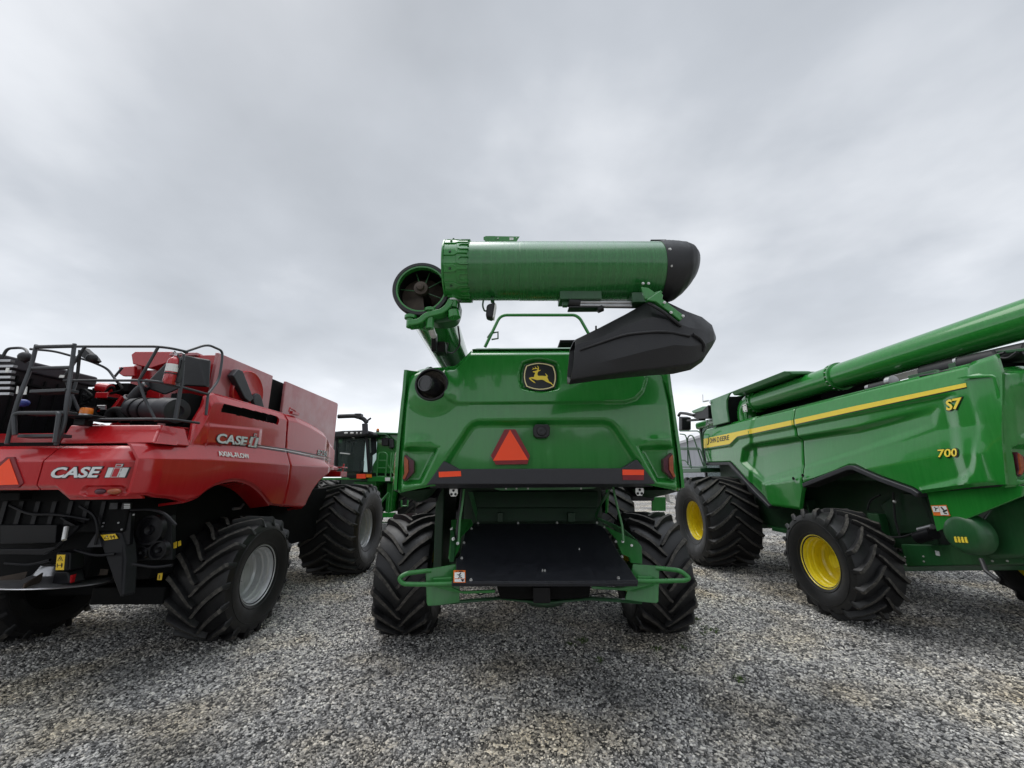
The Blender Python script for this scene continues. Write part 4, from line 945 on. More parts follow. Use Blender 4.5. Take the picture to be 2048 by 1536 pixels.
# green side deflectors and plates
def plate(name, pts, dep, mat, bev=0.006, label=None):
    mb = MB(); mb.prism([T(*p) for p in pts], dep); return mb.build(name, mat, centre, bevel=bev, label=label)
Yp = 4.0
plate('corner_plate', [(851, 1139, Yp), (906, 1129, Yp+0.12), (919, 1130, Yp+0.14), (919, 1205, Yp+0.1), (880, 1210, Yp), (855, 1212, Yp), (853, 1205, Yp)], (0, 0.014, 0), M['green_bright'])
plate('corner_plate', [(1266, 1128, Yp+0.14), (1312, 1132, Yp), (1319, 1136, Yp), (1317, 1204, Yp), (1312, 1207, Yp), (1285, 1204, Yp), (1250, 1200, Yp+0.1), (1262, 1150, Yp+0.14)], (0, 0.014, 0), M['green_bright'])
plate('side_bracket', [(866, 1157, Yp-0.06), (904, 1155, Yp-0.05), (904, 1175, Yp-0.05), (922, 1183, Yp-0.02), (990, 1180, Yp), (990, 1186, Yp), (930, 1188, Yp), (905, 1183, Yp-0.04), (868, 1174, Yp-0.06)], (0, 0.03, 0), M['green_bright'])
plate('side_bracket', [(1276, 1152, Yp-0.05), (1304, 1153, Yp-0.06), (1306, 1165, Yp-0.06), (1300, 1171, Yp-0.06), (1256, 1182, Yp-0.04), (1184, 1178, Yp), (1184, 1172, Yp), (1240, 1176, Yp-0.02), (1276, 1168, Yp-0.05)], (0, 0.03, 0), M['green_bright'])
plate('cross_beam', [(853, 1204, Yp+0.1), (919, 1203, Yp+0.1), (1000, 1196, Yp+0.3), (1090, 1204, Yp+0.3), (1180, 1196, Yp+0.3), (1286, 1202, Yp+0.1), (1284, 1209, Yp+0.1), (1180, 1201, Yp+0.25), (1120, 1206, Yp+0.3), (1090, 1211, Yp+0.3), (1060, 1206, Yp+0.3), (1000, 1200, Yp+0.25), (900, 1209, Yp+0.1), (857, 1213, Yp+0.1)], (0, 0.06, 0), M['green_dark'])
# bent tube guards
for pts in ([(862, 1141, Yp-0.01), (850, 1142, Yp-0.04), (812, 1147, Yp-0.1), (797, 1157, Yp-0.12), (806, 1168, Yp-0.12), (850, 1169, Yp-0.1), (905, 1167, Yp-0.08)], [(1312, 1136, Yp-0.01), (1325, 1137, Yp-0.04), (1361, 1141, Yp-0.1), (1379, 1156, Yp-0.12), (1370, 1161, Yp-0.12), (1330, 1162, Yp-0.1), (1275, 1162, Yp-0.08)]):
    mb = MB(); mb.tube([T(*p) for p in pts], 0.0205, 12, round_r=0.12); mb.build('tube_guard', M['green_bright'], centre)
# inner and outer side sheets of the chopper
plate('chopper_side', [(902, 1040, 4.9), (942, 1038, 4.9), (946, 1050, 4.9), (922, 1075, 4.6), (918, 1100, 4.4), (905, 1122, 4.25), (896, 1118, 4.3), (903, 1075, 4.7)], (0, 0.03, 0), M['green_bright'])
plate('chopper_side', [(1207, 1050, 4.9), (1238, 1068, 4.75), (1276, 1083, 4.55), (1284, 1094, 4.5), (1285, 1128, 4.3), (1262, 1126, 4.3), (1259, 1115, 4.35), (1243, 1108, 4.4), (1232, 1078, 4.6)], (0, 0.05, 0), M['green_bright'])
plate('chopper_lid', [(1195, 1036, 5.1), (1245, 1058, 4.8), (1276, 1083, 4.55), (1268, 1082, 4.8), (1232, 1060, 5.0), (1195, 1040, 5.3)], (0, 0.02, 0.012), M['green_tank'])
mb = MB(); mb.prism([T(900, 1058, 4.65), T(905, 1054, 4.65), T(905, 1068, 4.62), T(901, 1067, 4.62)], (0, 0.004, 0)); mb.build('white_decal', M['white'], centre)
mb = MB()   # curved pressed guide with holes beside the board
rings = []
for t in np.linspace(0, 1, 10):
    y_ = 1060+t*64; x_ = 900+2*math.sin(t*3)-2*t; Y_ = 4.6-0.4*t
    p = T(x_, y_, Y_); rings.append([p, p+Vector((0.045, 0.0, 0)), p+Vector((0.045, 0.12, 0)), p+Vector((0, 0.12, 0))])
mb.loft(rings, True); mb.build('guide_rail', M['green_dark'], centre, bevel=0.004)
mb = MB(); mb.bolt(T(907, 1078, 4.4), (-0.3, -1, 0.2), 0.02, 0.03); mb.bolt(T(915, 1087, 4.38), (0.3, -1, 0.3), 0.018, 0.05); mb.bolt(T(1245, 1083, 4.5), (0, -1, 0.2), 0.018, 0.04); mb.bolt(T(1263, 1091, 4.45), (0, -1, 0.2), 0.016, 0.03); mb.build('pivot_bolt', M['zinc'], centre)
# gas struts, straps, hoses
mb = MB()
for pts in ([(928, 978, 4.5), (926, 1000, 4.5), (920, 1040, 4.45), (917, 1086, 4.4)], [(1226, 974, 4.5), (1234, 1010, 4.5), (1244, 1050, 4.48), (1247, 1082, 4.45)]):
    mb.tube([T(*p) for p in pts], 0.013, 8)
mb.build('lift_strut', M['green_bright'], centre)
mb = MB(); mb.tube([T(924, 978, 4.55), T(920, 1020, 4.6), T(914, 1060, 4.6), T(913, 1080, 4.55)], 0.018, 8, round_r=0.1); mb.tube([T(990, 1180, 4.2), T(960, 1190, 4.2), T(950, 1184, 4.2)], 0.008, 8); mb.tube([T(1180, 1190, 4.3), T(1215, 1186, 4.3), T(1240, 1200, 4.3)], 0.006, 8); mb.build('hydraulic_hose', M['hose'], centre)
plate('hinge_arm', [(936, 983, 4.7), (946, 984, 4.7), (955, 1025, 4.9), (953, 1042, 4.95), (946, 1020, 4.85)], (0, 0.03, 0), M['green_dark'])
plate('hinge_arm', [(1210, 990, 4.7), (1224, 975, 4.7), (1215, 993, 4.75), (1196, 1022, 4.9), (1193, 1040, 4.95), (1190, 1030, 4.95)], (0, 0.03, 0), M['green_dark'])
plate('cover_strip', [(985, 974, 4.35), (1195, 973, 4.35), (1188, 977, 4.35), (1160, 979, 4.35), (1000, 981, 4.35), (992, 979, 4.35)], (0, 0.02, 0), M['green_tank'])
mb = MB()
for px_, py_ in ((1012, 977), (1033, 977), (1056, 977), (1162, 977)): mb.bolt(T(px_, py_, 4.345), (0, -1, 0), 0.012, 0.014)
mb.build('cover_bolt', M['zinc'], centre)
mb = MB()
for py0, py1, Y_ in ((983, 1015, 5.28), (1016, 1042, 5.24)): mb.prism([T(944, py0, Y_), T(1196, py0, Y_), T(1196, py1, Y_-0.05), T(944, py1, Y_-0.05)], (0, 0.03, 0))
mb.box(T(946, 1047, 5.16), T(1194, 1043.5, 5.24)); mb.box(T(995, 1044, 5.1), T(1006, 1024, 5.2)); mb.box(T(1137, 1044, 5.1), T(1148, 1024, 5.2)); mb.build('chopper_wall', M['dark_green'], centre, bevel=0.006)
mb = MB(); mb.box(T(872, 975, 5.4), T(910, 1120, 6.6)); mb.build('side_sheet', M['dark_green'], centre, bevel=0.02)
# drawbar and black housing
mb = MB(); mb.prism([T(993, 1171, 4.15), T(1182, 1171, 4.15), T(1180, 1196, 4.2), T(1130, 1199, 4.2), T(1000, 1199, 4.2)], (0, 0.35, 0)); hs = mb.build('spreader_housing', M['dark'], centre, bevel=0.02)
mb = MB(); mb.box(T(1066, 1175, 4.08), T(1100, 1203, 4.14)); mb.build('hitch', M['black_metal'], hs, bevel=0.008)
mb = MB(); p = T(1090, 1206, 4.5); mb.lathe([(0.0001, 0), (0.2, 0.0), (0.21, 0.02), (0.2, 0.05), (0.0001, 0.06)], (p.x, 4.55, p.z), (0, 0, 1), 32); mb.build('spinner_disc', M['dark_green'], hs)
# three-hole white hinge plates under the trim
for px_, py_ in ((907, 985), (1279.5, 983.5)):
    pl_ = plate('hinge_plate', [(px_-8, py_-7.5, 4.1), (px_+8, py_-7.5, 4.1), (px_+8.5, py_+2, 4.1), (px_+5, py_+8, 4.1), (px_-5, py_+8, 4.1), (px_-8.5, py_+2, 4.1)], (0, 0.012, 0), M['white'], 0.004)
    mb = MB()
    for dx, dy in ((0, -4), (-4, 3.5), (4, 3.5)): p = T(px_+dx, py_+dy, 4.1); mb.lathe([(0.013, 0), (0.013, -0.004), (0.008, -0.006), (0.0001, -0.003)], p, (0, 1, 0), 12)
    mb.build('hinge_hole', M['black_metal'], pl_)
# under-hood skirt corners
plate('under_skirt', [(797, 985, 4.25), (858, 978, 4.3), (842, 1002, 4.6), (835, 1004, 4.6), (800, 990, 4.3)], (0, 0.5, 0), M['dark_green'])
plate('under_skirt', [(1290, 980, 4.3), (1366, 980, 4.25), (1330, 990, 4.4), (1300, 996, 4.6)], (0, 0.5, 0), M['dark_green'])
plate('lock_plate', [(1326, 980, 4.5), (1336, 984, 4.5), (1341, 1003, 4.55), (1350, 1005, 4.55), (1344, 1007, 4.55), (1334, 1003, 4.55)], (0, 0.012, 0), M['zinc'])
plate('step_bracket', [(1304, 994, 5.2), (1332, 994, 5.2), (1332, 1022, 5.3), (1304, 1022, 5.3)], (0, 0.03, 0), M['green'])
# ------------------------------------------------------------------ parts only the right combine shows
def PX(px, py, X): return atX(px, py, X)
Xp = 5.9; zp = 3.83; pp = [Vector((Xp, 9.25, zp-0.03)), Vector((Xp, 9.1, zp-0.01)), Vector((Xp-0.0, 1.2, zp+0.0))]
y1 = PX(1515, 808, Xp).y; y2 = PX(1678, 757, Xp).y
mb = MB(); rr_ = 0.225
mb.lathe([(rr_, 0), (rr_, 8.6), (rr_-0.02, 8.6)], (Xp, y1, zp), (0, -1, 0), 56)
for yy in (y1, y2):
    mb.lathe([(rr_, -0.06), (rr_+0.03, -0.055), (rr_+0.03, -0.02), (rr_+0.012, -0.018), (rr_+0.012, 0.02), (rr_+0.03, 0.022), (rr_+0.03, 0.055), (rr_, 0.06)], (Xp, yy, zp), (0, -1, 0), 56)
pipe_r = mb.build('unloading_pipe', M['green'], right, smooth=40)
mb = MB()
for yy in (y1, y2):
    for k in range(18):
        a = 2*math.pi*k/18; mb.cyl((Xp+math.cos(a)*(rr_+0.019), yy-0.04, zp+math.sin(a)*(rr_+0.019)), (Xp+math.cos(a)*(rr_+0.019), yy+0.04, zp+math.sin(a)*(rr_+0.019)), 0.010, n=6)
mb.build('flange_bolt', M['zinc'], pipe_r)
mb = MB(); q = [Vector((Xp, y1+0.05, zp)), Vector((Xp, y1+0.18, zp-0.005)), Vector((Xp, y1+0.34, zp-0.07)), Vector((Xp, y1+0.42, zp-0.22)), Vector((Xp, y1+0.43, zp-0.6))]
mb.tube(q, rr_+0.02, 40, round_r=0.2); mb.build('pipe_elbow', M['green'], pipe_r)
mb = MB(); p = PX(1489, 817, Xp-0.28); mb.box((p.x, p.y-0.08, p.z-0.09), (p.x+0.02, p.y+0.08, p.z+0.1)); hpl = mb.build('elbow_plate', M['white'], right, bevel=0.01)
mb = MB()
for dy in (-0.05, 0.05):
    for dz in (-0.06, 0.065): mb.bolt((p.x, p.y+dy, p.z+dz), (-1, 0, 0), 0.014, 0.02)
mb.build('plate_bolt', M['black_metal'], hpl)
mb = MB(); a = PX(1491, 824, Xp-0.27); mb.tube([a, a+Vector((0, 0.0, -0.25)), a+Vector((0, 0.14, -0.3))], 0.035, 10, round_r=0.06); mb.build('elbow_stay', M['green'], right)
# engine deck between pipe and side panel
mb = MB(); mb.box((5.6, 4.5, 3.30), (8.2, 7.4, 3.42)); mb.build('engine_deck', M['dark'], right)
mb = MB()
mb.tube([PX(1740, 778, 5.75), PX(1792, 765, 5.75)], 0.075, 16); mb.tube([PX(1850, 745, 5.85), PX(1925, 728, 5.8), PX(2060, 700, 5.8)], 0.10, 16); mb.build('air_duct', M['hose'], right)
mb = MB()
mb.tube([PX(1735, 776, 5.72), PX(1742, 774, 5.72)], 0.05, 12); mb.tube([PX(1778, 764, 5.72), PX(1788, 762, 5.72)], 0.083, 16); mb.tube([PX(1914, 724, 5.76), PX(1920, 722, 5.76)], 0.06, 12); mb.build('hose_clamp', M['steel'], right)
mb = MB(); mb.prism([PX(1815, 752, 5.62), PX(1870, 739, 5.62), PX(1880, 742, 5.62), PX(1880, 750, 5.62), PX(1818, 762, 5.62)], (0.05, 0, 0)); mb.prism([PX(1962, 723, 5.6), PX(1995, 702, 5.6), PX(2060, 694, 5.6), PX(2060, 700, 5.6), PX(2000, 708, 5.6), PX(1972, 724, 5.6)], (0.05, 0, 0)); mb.prism([PX(1895, 728, 5.7), PX(1910, 724, 5.7), PX(1913, 736, 5.7), PX(1898, 740, 5.7)], (0.05, 0, 0)); mb.build('deck_bracket', M['green_dark'], right, bevel=0.006)
mb = MB()
for pts in ([(1880, 744), (1935, 735), (1975, 715), (2010, 705)], [(1985, 700), (1995, 714), (2015, 718), (2035, 704)], [(1840, 752), (1930, 738), (1960, 733)]):
    mb.tube([PX(x, y, 5.58) for x, y in pts], 0.016, 8, round_r=0.2)
mb.build('deck_hose', M['hose'], right)
mb = MB(); mb.tube([PX(1652, 744, 6.15), PX(1760, 700, 6.15), PX(1790, 694, 6.15)], 0.02, 8); mb.box((6.15, PX(1570, 747, 6.1).y-1.9, 3.9), (7.6, PX(1570, 747, 6.1).y, 4.02)); mb.build('tank_flap', M['green_tank'], right, bevel=0.01)
# front: mirror arm, platform rails, cab fittings
mb = MB()
P = lambda x, y: PX(x, y, 5.35)
for pts in ([(1360, 896), (1398, 896), (1401, 900), (1413, 936)], [(1360, 868), (1370, 869), (1373, 876), (1383, 938)], [(1376, 930), (1375, 876), (1380, 870), (1386, 872), (1408, 935)], [(1360, 862), (1396, 862), (1401, 866), (1410, 935)], [(1360, 899), (1398, 899)], [(1363, 920), (1371, 921), (1382, 935)], [(1363, 934), (1412, 934)], [(1406, 905), (1406, 866), (1413, 857), (1418, 855)]):
    mb.tube([P(x, y)+Vector((0.0, 0.0, 0)) for x, y in pts], 0.019, 8, round_r=0.08)
mb.build('platform_rail', M['green_dark'], right)
mb = MB(); a = P(1366, 938); b = P(1412, 938); mb.box((5.2, a.y-0.3, a.z-0.12), (6.0, b.y, a.z)); mb.build('platform', M['green_dark'], right, bevel=0.02)
mb = MB(); Q = lambda x, y: PX(x, y, 5.45)
mb.prism([Q(1416, 810), Q(1417, 836), Q(1399, 838), Q(1388, 836), Q(1386, 828), Q(1404, 822), Q(1410, 815)], (0.4, 0, 0)); mb.prism([Q(1373, 839), Q(1398, 836), Q(1398, 841), Q(1373, 843)], (0.2, 0, 0)); mb.tube([Q(1388, 831), Q(1372, 827), Q(1360, 826), Q(1357, 832)], 0.045, 12, round_r=0.1); mb.build('mirror_arm', M['black_plastic'], right, bevel=0.015)
mb = MB(); mb.prism([Q(1357, 833), Q(1364, 835), Q(1364, 860), Q(1357, 862)], (0.3, 0, 0)); mb.build('mirror', M['black_plastic'], right, bevel=0.03)
mb = MB(); mb.prism([Q(1382, 822), Q(1404, 813), Q(1416, 812), Q(1405, 822), Q(1386, 827)], (0.8, 0, 0)); mb.build('roof_cap', M['green_tank'], right, bevel=0.02)
mb = MB(); mb.tube([Q(1406, 805), Q(1405.5, 789)], 0.008, 6); mb.tube([Q(1408, 803), Q(1418, 801), Q(1421, 806)], 0.022, 8); mb.tube([Q(1414, 840), Q(1413, 852), Q(1418, 848)], 0.02, 8); mb.build('antenna', M['steel'], right)
# rear: spreader side shield, chaff spinner, lower beam
mb = MB(); mb.prism([PX(1853, 985, 5.50), PX(2010, 972, 5.50), PX(2047, 972, 5.50), PX(2043, 993, 5.50), PX(1873, 1063, 5.50)], (0.03, 0, 0)); shd = mb.build('spreader_shield', M['green'], right, bevel=0.01)
def px_quad(x0, y0, x1, y1, X, skew=0.0): return [PX(x0, y0, X), PX(x1, y0-skew, X), PX(x1+4, y1-skew, X), PX(x0+4, y1, X)]
mb = MB(); mb.prism([PX(1862, 1011, 5.495), PX(1893, 1010, 5.495), PX(1901, 1032, 5.495), PX(1868, 1031, 5.495)], (-0.003, 0, 0)); stk = mb.build('warning_sticker', M['sticker_orange'], shd, smooth=0)
mb = MB(); mb.prism([PX(1863.5, 1012.5, 5.49), PX(1876.5, 1012.3, 5.49), PX(1880, 1024, 5.49), PX(1867, 1024, 5.49)], (-0.002, 0, 0)); mb.prism([PX(1878, 1012.3, 5.49), PX(1892, 1012, 5.49), PX(1898, 1030, 5.49), PX(1882, 1030, 5.49)], (-0.002, 0, 0)); mb.build('sticker_face', M['white'], stk, smooth=0)
mb = MB()
for poly in (ribbon([(1868, 1014), (1872, 1017), (1871, 1022)], 1.6), ribbon([(1870, 1018), (1876, 1016)], 1.2), ribbon([(1882, 1014), (1889, 1022)], 2.6), ribbon([(1886, 1024), (1894, 1020)], 3.0), ribbon([(1888, 1026), (1894, 1027)], 2.2)):
    mb.prism([PX(x, y, 5.4865) for x, y in poly], (-0.001, 0, 0))
mb.build('sticker_picture', M['decal_black'], stk, smooth=0)
c = PX(1932, 1068, 5.55); mb = MB(); mb.lathe([(0.0001, -0.07), (0.16, -0.066), (0.215, -0.045), (0.238, -0.01), (0.24, 0.10)], c, (1, 0, 0), 40); spn = mb.build('chaff_spinner', M['green_dark'], right, smooth=40)
mb = MB()
for k in range(4):
    a = PX(1912+k*7, 1083+0.3*k, 5.475); mb.box((a.x, a.y-0.012, a.z-0.01), (a.x+0.02, a.y+0.012, a.z+0.035)); mb.cyl((a.x, a.y, a.z+0.045), (a.x+0.02, a.y, a.z+0.045), 0.012, n=10)
mb.build('spinner_symbol', M['gold'], spn)
mb = MB(); mb.prism([PX(1800, 1088, 5.8), PX(2060, 1092, 5.8), PX(2060, 1128, 5.8), PX(1812, 1134, 5.8)], (1.6, 0, 0)); bm_ = mb.build('lower_beam', M['green_dark'], right, bevel=0.02)
mb = MB()
for px_, py_ in ((1797, 1115), (1810, 1114), (1847, 1113), (1848, 1123), (1812, 1129), (1985, 1122), (2015, 1122)): mb.bolt(PX(px_, py_, 5.795), (-1, 0, 0), 0.014, 0.014)
mb.build('beam_bolt', M['zinc'], bm_)
mb = MB(); mb.box(PX(1870, 1101, 5.794), PX(1880, 1112, 5.79)); mb.build('serial_plate', M['decal_silver'], bm_)
mb = MB(); mb.tube([PX(1962, 1118, 5.5), PX(1972, 1142, 5.45), PX(1996, 1160, 5.4)], 0.022, 10); mb.build('drain_hose', M['hose'], right)
mb = MB(); mb.tube([PX(1838, 1060, 5.7), PX(1866, 1053, 5.7)], 0.035, 12); mb.build('cylinder_rod', M['steel'], right)
mb = MB(); mb.tube([PX(1836, 1076, 5.7), PX(1868, 1066, 5.7)], 0.08, 16); mb.build('steering_cylinder', M['black_metal'], right)
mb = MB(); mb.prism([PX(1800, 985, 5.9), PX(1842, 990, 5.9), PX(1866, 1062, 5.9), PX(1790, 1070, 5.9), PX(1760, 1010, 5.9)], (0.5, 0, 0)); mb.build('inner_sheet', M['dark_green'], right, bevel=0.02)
mb = MB()
for pts in ([(1786, 985), (1790, 1040), (1800, 1072)], [(1770, 1072), (1800, 1076), (1830, 1066)], [(1760, 990), (1740, 1000), (1735, 1020)]): mb.tube([PX(x, y, 5.85) for x, y in pts], 0.014, 8, round_r=0.2)
mb.build('brake_hose', M['hose'], right)
mb = MB(); mb.sphere(PX(1789, 1003, 5.8), 0.025); mb.build('marker_lamp', M['zinc'], right)
mb = MB(); mb.box((5.78, 7.9, 0.98), (5.8, 9.3, 1.55)); mb.box((5.70, 7.85, 0.93), (5.84, 9.0, 1.0)); mb.build('lower_side_sheet', M['green_dark'], right, bevel=0.01)
mb = MB(); mb.prism([PX(1958, 1040, 5.75), PX(1985, 1005, 5.75), PX(2075, 985, 5.75), PX(2075, 1115, 5.75), PX(1975, 1118, 5.75), PX(1950, 1085, 5.75)], (1.2, 0, 0)); mb.build('spreader_drum', M['green_dark'], right, bevel=0.05, seg=3)
# ------------------------------------------------------------------ red combine on the left
RC0 = Vector((-5.4, 6.0, 0)); XR = -3.95
red = thing('combine_harvester', 'red combine with black engine-deck railings and silver rims', 'combine harvester', RC0, 'combine harvesters parked in a row')
def RX(px, py, X=XR): return atX(px, py, X)
def RY(px, py, Y): return atY(px, py, Y)
def ryz(pts, X=XR): return [(RX(*p, X).y, RX(*p, X).z) for p in pts]
IH_MARK = (('emblem_backing', M['decal_black'], 0.005, [[(-0.07, -0.06), (1.05, -0.06), (1.05, 1.06), (-0.07, 1.06)], [(0.30, 1.06), (0.68, 1.06), (0.68, 1.42), (0.30, 1.42)]]),
           ('emblem', M['decal_silver'], 0.009, [[(0.0, 0), (0.27, 0), (0.27, 1), (0.0, 1)], [(0.70, 0), (0.98, 0), (0.98, 1), (0.70, 1)], [(0.31, 0), (0.665, 0), (0.665, 1.0), (0.31, 1.0)], [(0.33, 1.10), (0.65, 1.10), (0.65, 1.37), (0.33, 1.37)], [(0.64, 0.4), (0.72, 0.4), (0.72, 0.6), (0.64, 0.6)]]),
           ('emblem_stem', M['decal_red'], 0.013, [[(0.36, 0.06), (0.615, 0.06), (0.615, 0.94), (0.36, 0.94)], [(0.38, 1.15), (0.60, 1.15), (0.60, 1.32), (0.38, 1.32)]]))
def red_side():
    up = sorted(ryz([(290, 890), (380, 890), (572, 894), (672, 930.5)])); lo = sorted(ryz([(285, 917.5), (400, 919), (572, 930), (676, 935)]))
    GAPT, GAPB = RX(581, 827).y, RX(561, 1010).y
    topB = ryz([(303, 887), (376, 888), (384, 880), (397, 857), (424, 813), (431, 792), (437, 786), (446, 785.5), (579, 825)]); topA = ryz([(581, 827), (601, 831), (630, 846), (650, 859), (667, 873), (681, 890)])
    botB = ryz([(285, 990), (300, 995), (330, 997), (361, 1004), (375, 1000), (388, 994), (397, 986), (407, 978), (420, 970), (434, 965), (448, 962), (461, 961), (477, 964), (493, 970), (506, 979), (518, 990), (529, 1002), (536, 1010), (560, 1013)])
    botA = ryz([(562, 1013), (602, 1016), (606, 1013), (611, 998), (617, 983), (628, 966), (640, 954), (650, 947), (660, 943), (676, 942)])
    vent = ryz([(446, 823.5), (449, 811), (453, 807), (540, 827.5), (557, 831.5), (562, 835), (562, 841), (560, 849.5)])
    for t in (topB, topA, botB, botA): t.sort()
    TT = topB[:-1]+topA
    def dep(s, z):
        f = lambda t: lerp_tab(s.ravel(), t).reshape(s.shape)
        zu, zl = f(up), f(lo); w = np.maximum(zu-zl, 0.02)
        d = 0.10-0.11*np.clip((z-zl)/w, 0, 1)
        d -= 0.03*np.clip((z-zu)/1.0, 0, 1)
        d += 0.02*sstep(z, zu+0.28, zu+0.25)*sstep(z, zu, zu+0.03)*sstep(s, 4.9, 5.0)*sstep(6.1-s, 0, 0.1)   # pressed name panel
        d -= 0.06*np.clip((zl-0.12-z)/0.55, 0, 1)**1.5
        zt_ = f(TT); e = zt_-z; flat = sstep(s, 4.75, 4.9)
        d -= 0.085*(1-np.clip(e/0.13, 0, 1))*flat
        d -= 0.02*(1-sstep(e, 0, 0.03))
        bb = f(botB+botA); e = z-bb; d -= 0.03*(1-sstep(e, 0, 0.03))
        d -= 0.16*(1-sstep(s, 4.02, 4.34))*(1-sstep(s, 4.0, 4.3)*0.5)          # rounded rear corner
        d -= 0.10*sstep(s, 8.2, 8.7)
        sg = GAPB+(GAPT-GAPB)*np.clip((z-1.6)/1.6, 0, 1); d -= 0.015*sstep(np.abs(s-sg), 0.03, 0.0)
        return d
    hole = lambda s, z: sdf_poly(s, z, vent) < 0
    gap = lambda z: GAPB+(GAPT-GAPB)*np.clip((z-1.6)/1.6, 0, 1)
    def place(sgn):
        def pl(s, z, d):
            # bend the s-grid so that the joint leans like the real door gap
            g = (GAPT+GAPB)/2; k = np.clip(1-np.abs(s-g)/0.8, 0, 1)
            return (XR+d if sgn > 0 else 2*RC0.x-XR-d), s+(gap(z)-g)*k, z
        return pl
    g = (GAPT+GAPB)/2
    for sgn in (1, -1):
        B = panel('rear_side_panel', 4.125, g-0.012, 190, 110, lambda s: lerp_tab(s, botB), lambda s: lerp_tab(s, topB), dep, place(sgn), M['red'], red, 0.03, hole, knots=[p[0] for p in topB+botB])
        A = panel('front_side_panel', g+0.012, topA[-1][0], 120, 100, lambda s: lerp_tab(s, botA), lambda s: lerp_tab(s, topA), dep, place(sgn), M['red'], red, 0.03, knots=[p[0] for p in topA+botA])
        # wheel arch lips
        for seq, Ld in ((botB[3:-1], 0.30), (botA[1:], 0.35)):
            rings = []
            for s_, z_ in seq:
                dd = float(dep(np.array([s_]), np.array([z_+0.01]))[0]); x0 = XR+dd
                r_ = [(x0+0.004, s_, z_+0.015), (x0-0.01, s_, z_-0.012), (x0-Ld, s_, z_-0.05), (x0-Ld, s_, z_-0.02)]
                rings.append(r_ if sgn > 0 else [(2*RC0.x-x, y, z) for x, y, z in r_])
            mb = MB(); mb.loft(rings, True); mb.build('wheel_arch', M['red'], red, smooth=40)
        if sgn > 0:
            rt = Vector((0, 1, 0)); upv = Vector((0, 0, 1))
            def lay(px, py, off): v = RX(px, py); v.x = XR+float(dep(np.array([v.y]), np.array([v.z]))[0])+off; return v
            def word(name, w, x0, y0, x1, y1, h, mat, bold, shr, off, th=0.003, slope=True):
                """word along the surface between two lower corners"""
                a = lay(x0, y0, off); b = lay(x1, y1, off); r_ = (b-a); hz = lay(x0, y0-h, off)-a
                
                def cf(P, e):
                    P = P.copy(); P[:, 0] = XR+dep(P[:, 1], P[:, 2])+off+e; return P
                return text_mesh(name, w, mat, B if x0 < 575 else A, a, r_, hz, hz.length, th, shr, bold, width=r_.length, conform=cf)
            def mark(x0, yb, w, h, sl, par):
                for nm, mat, off, shapes in IH_MARK:
                    mb = MB()
                    for sh in shapes:
                        P0 = []
                        for u_, v_ in sh:
                            px_ = x0+w*(u_+0.28*v_); py_ = yb+sl*(px_-x0)-h*v_; P0.append((px_, py_))
                        mb.prism([lay(x_, y_, off) for x_, y_ in P0], (0.003, 0, 0))
                    mb.build(nm, mat, par, smooth=0)
            mark(495.5, 893, 16, 20, 0.15, B)
            for off, mat, bold, g_ in ((0.006, M['decal_black'], 0.055, 1.6), (0.010, M['decal_silver'], 0.015, 0.0)):
                word('lettering', 'CASE', 431.5-g_, 886+g_, 493+g_, 892+g_, 20+g_*1.5, mat, 0.02+bold*0.6, 0.2, off)
            word('lettering', 'AXIAL-FLOW', 427, 912, 488.5, 917.5, 10.5, M['white'], 0.012, 0.1, 0.012); word('lettering', '8250', 635, 910.5, 657, 914, 12, M['decal_black'], 0.03, 0.2, 0.006); word('lettering', '8250', 635.3, 909.8, 656.5, 913.3, 10.6, M['decal_silver'], 0.0, 0.2, 0.010)
            word('lettering', 'AFS', 620, 914.5, 628, 916, 5, M['decal_silver'], 0.0, 0.2, 0.006)
            for k in range(3):
                mb = MB(); pts = [(511, 889+k*2.6), (572, 898+k*2.9), (668, 916+k*3.4)]; n = 40; rings = []
                for i in range(n+1):
                    t = i/n; x_ = 511+(672-511)*t
                    y_ = float(np.interp(x_, [p[0] for p in pts], [p[1] for p in pts])); wd = 0.5+1.4*math.sin(math.pi*min(1, t*0.9+0.1))
                    if abs(x_-577+ (y_-900)*0.05) < 1.6: continue
                    a = lay(x_, y_-wd/2, 0.006); b = lay(x_, y_+wd/2, 0.006); rings.append([a, b, b-Vector((0.006, 0, 0)), a-Vector((0.006, 0, 0))])
                mb.loft(rings, True); mb.build('side_stripe', M['decal_black'] if k != 1 else M['decal_silver'], B, smooth=0)
        else: pass
    return dep
red_dep = red_side()
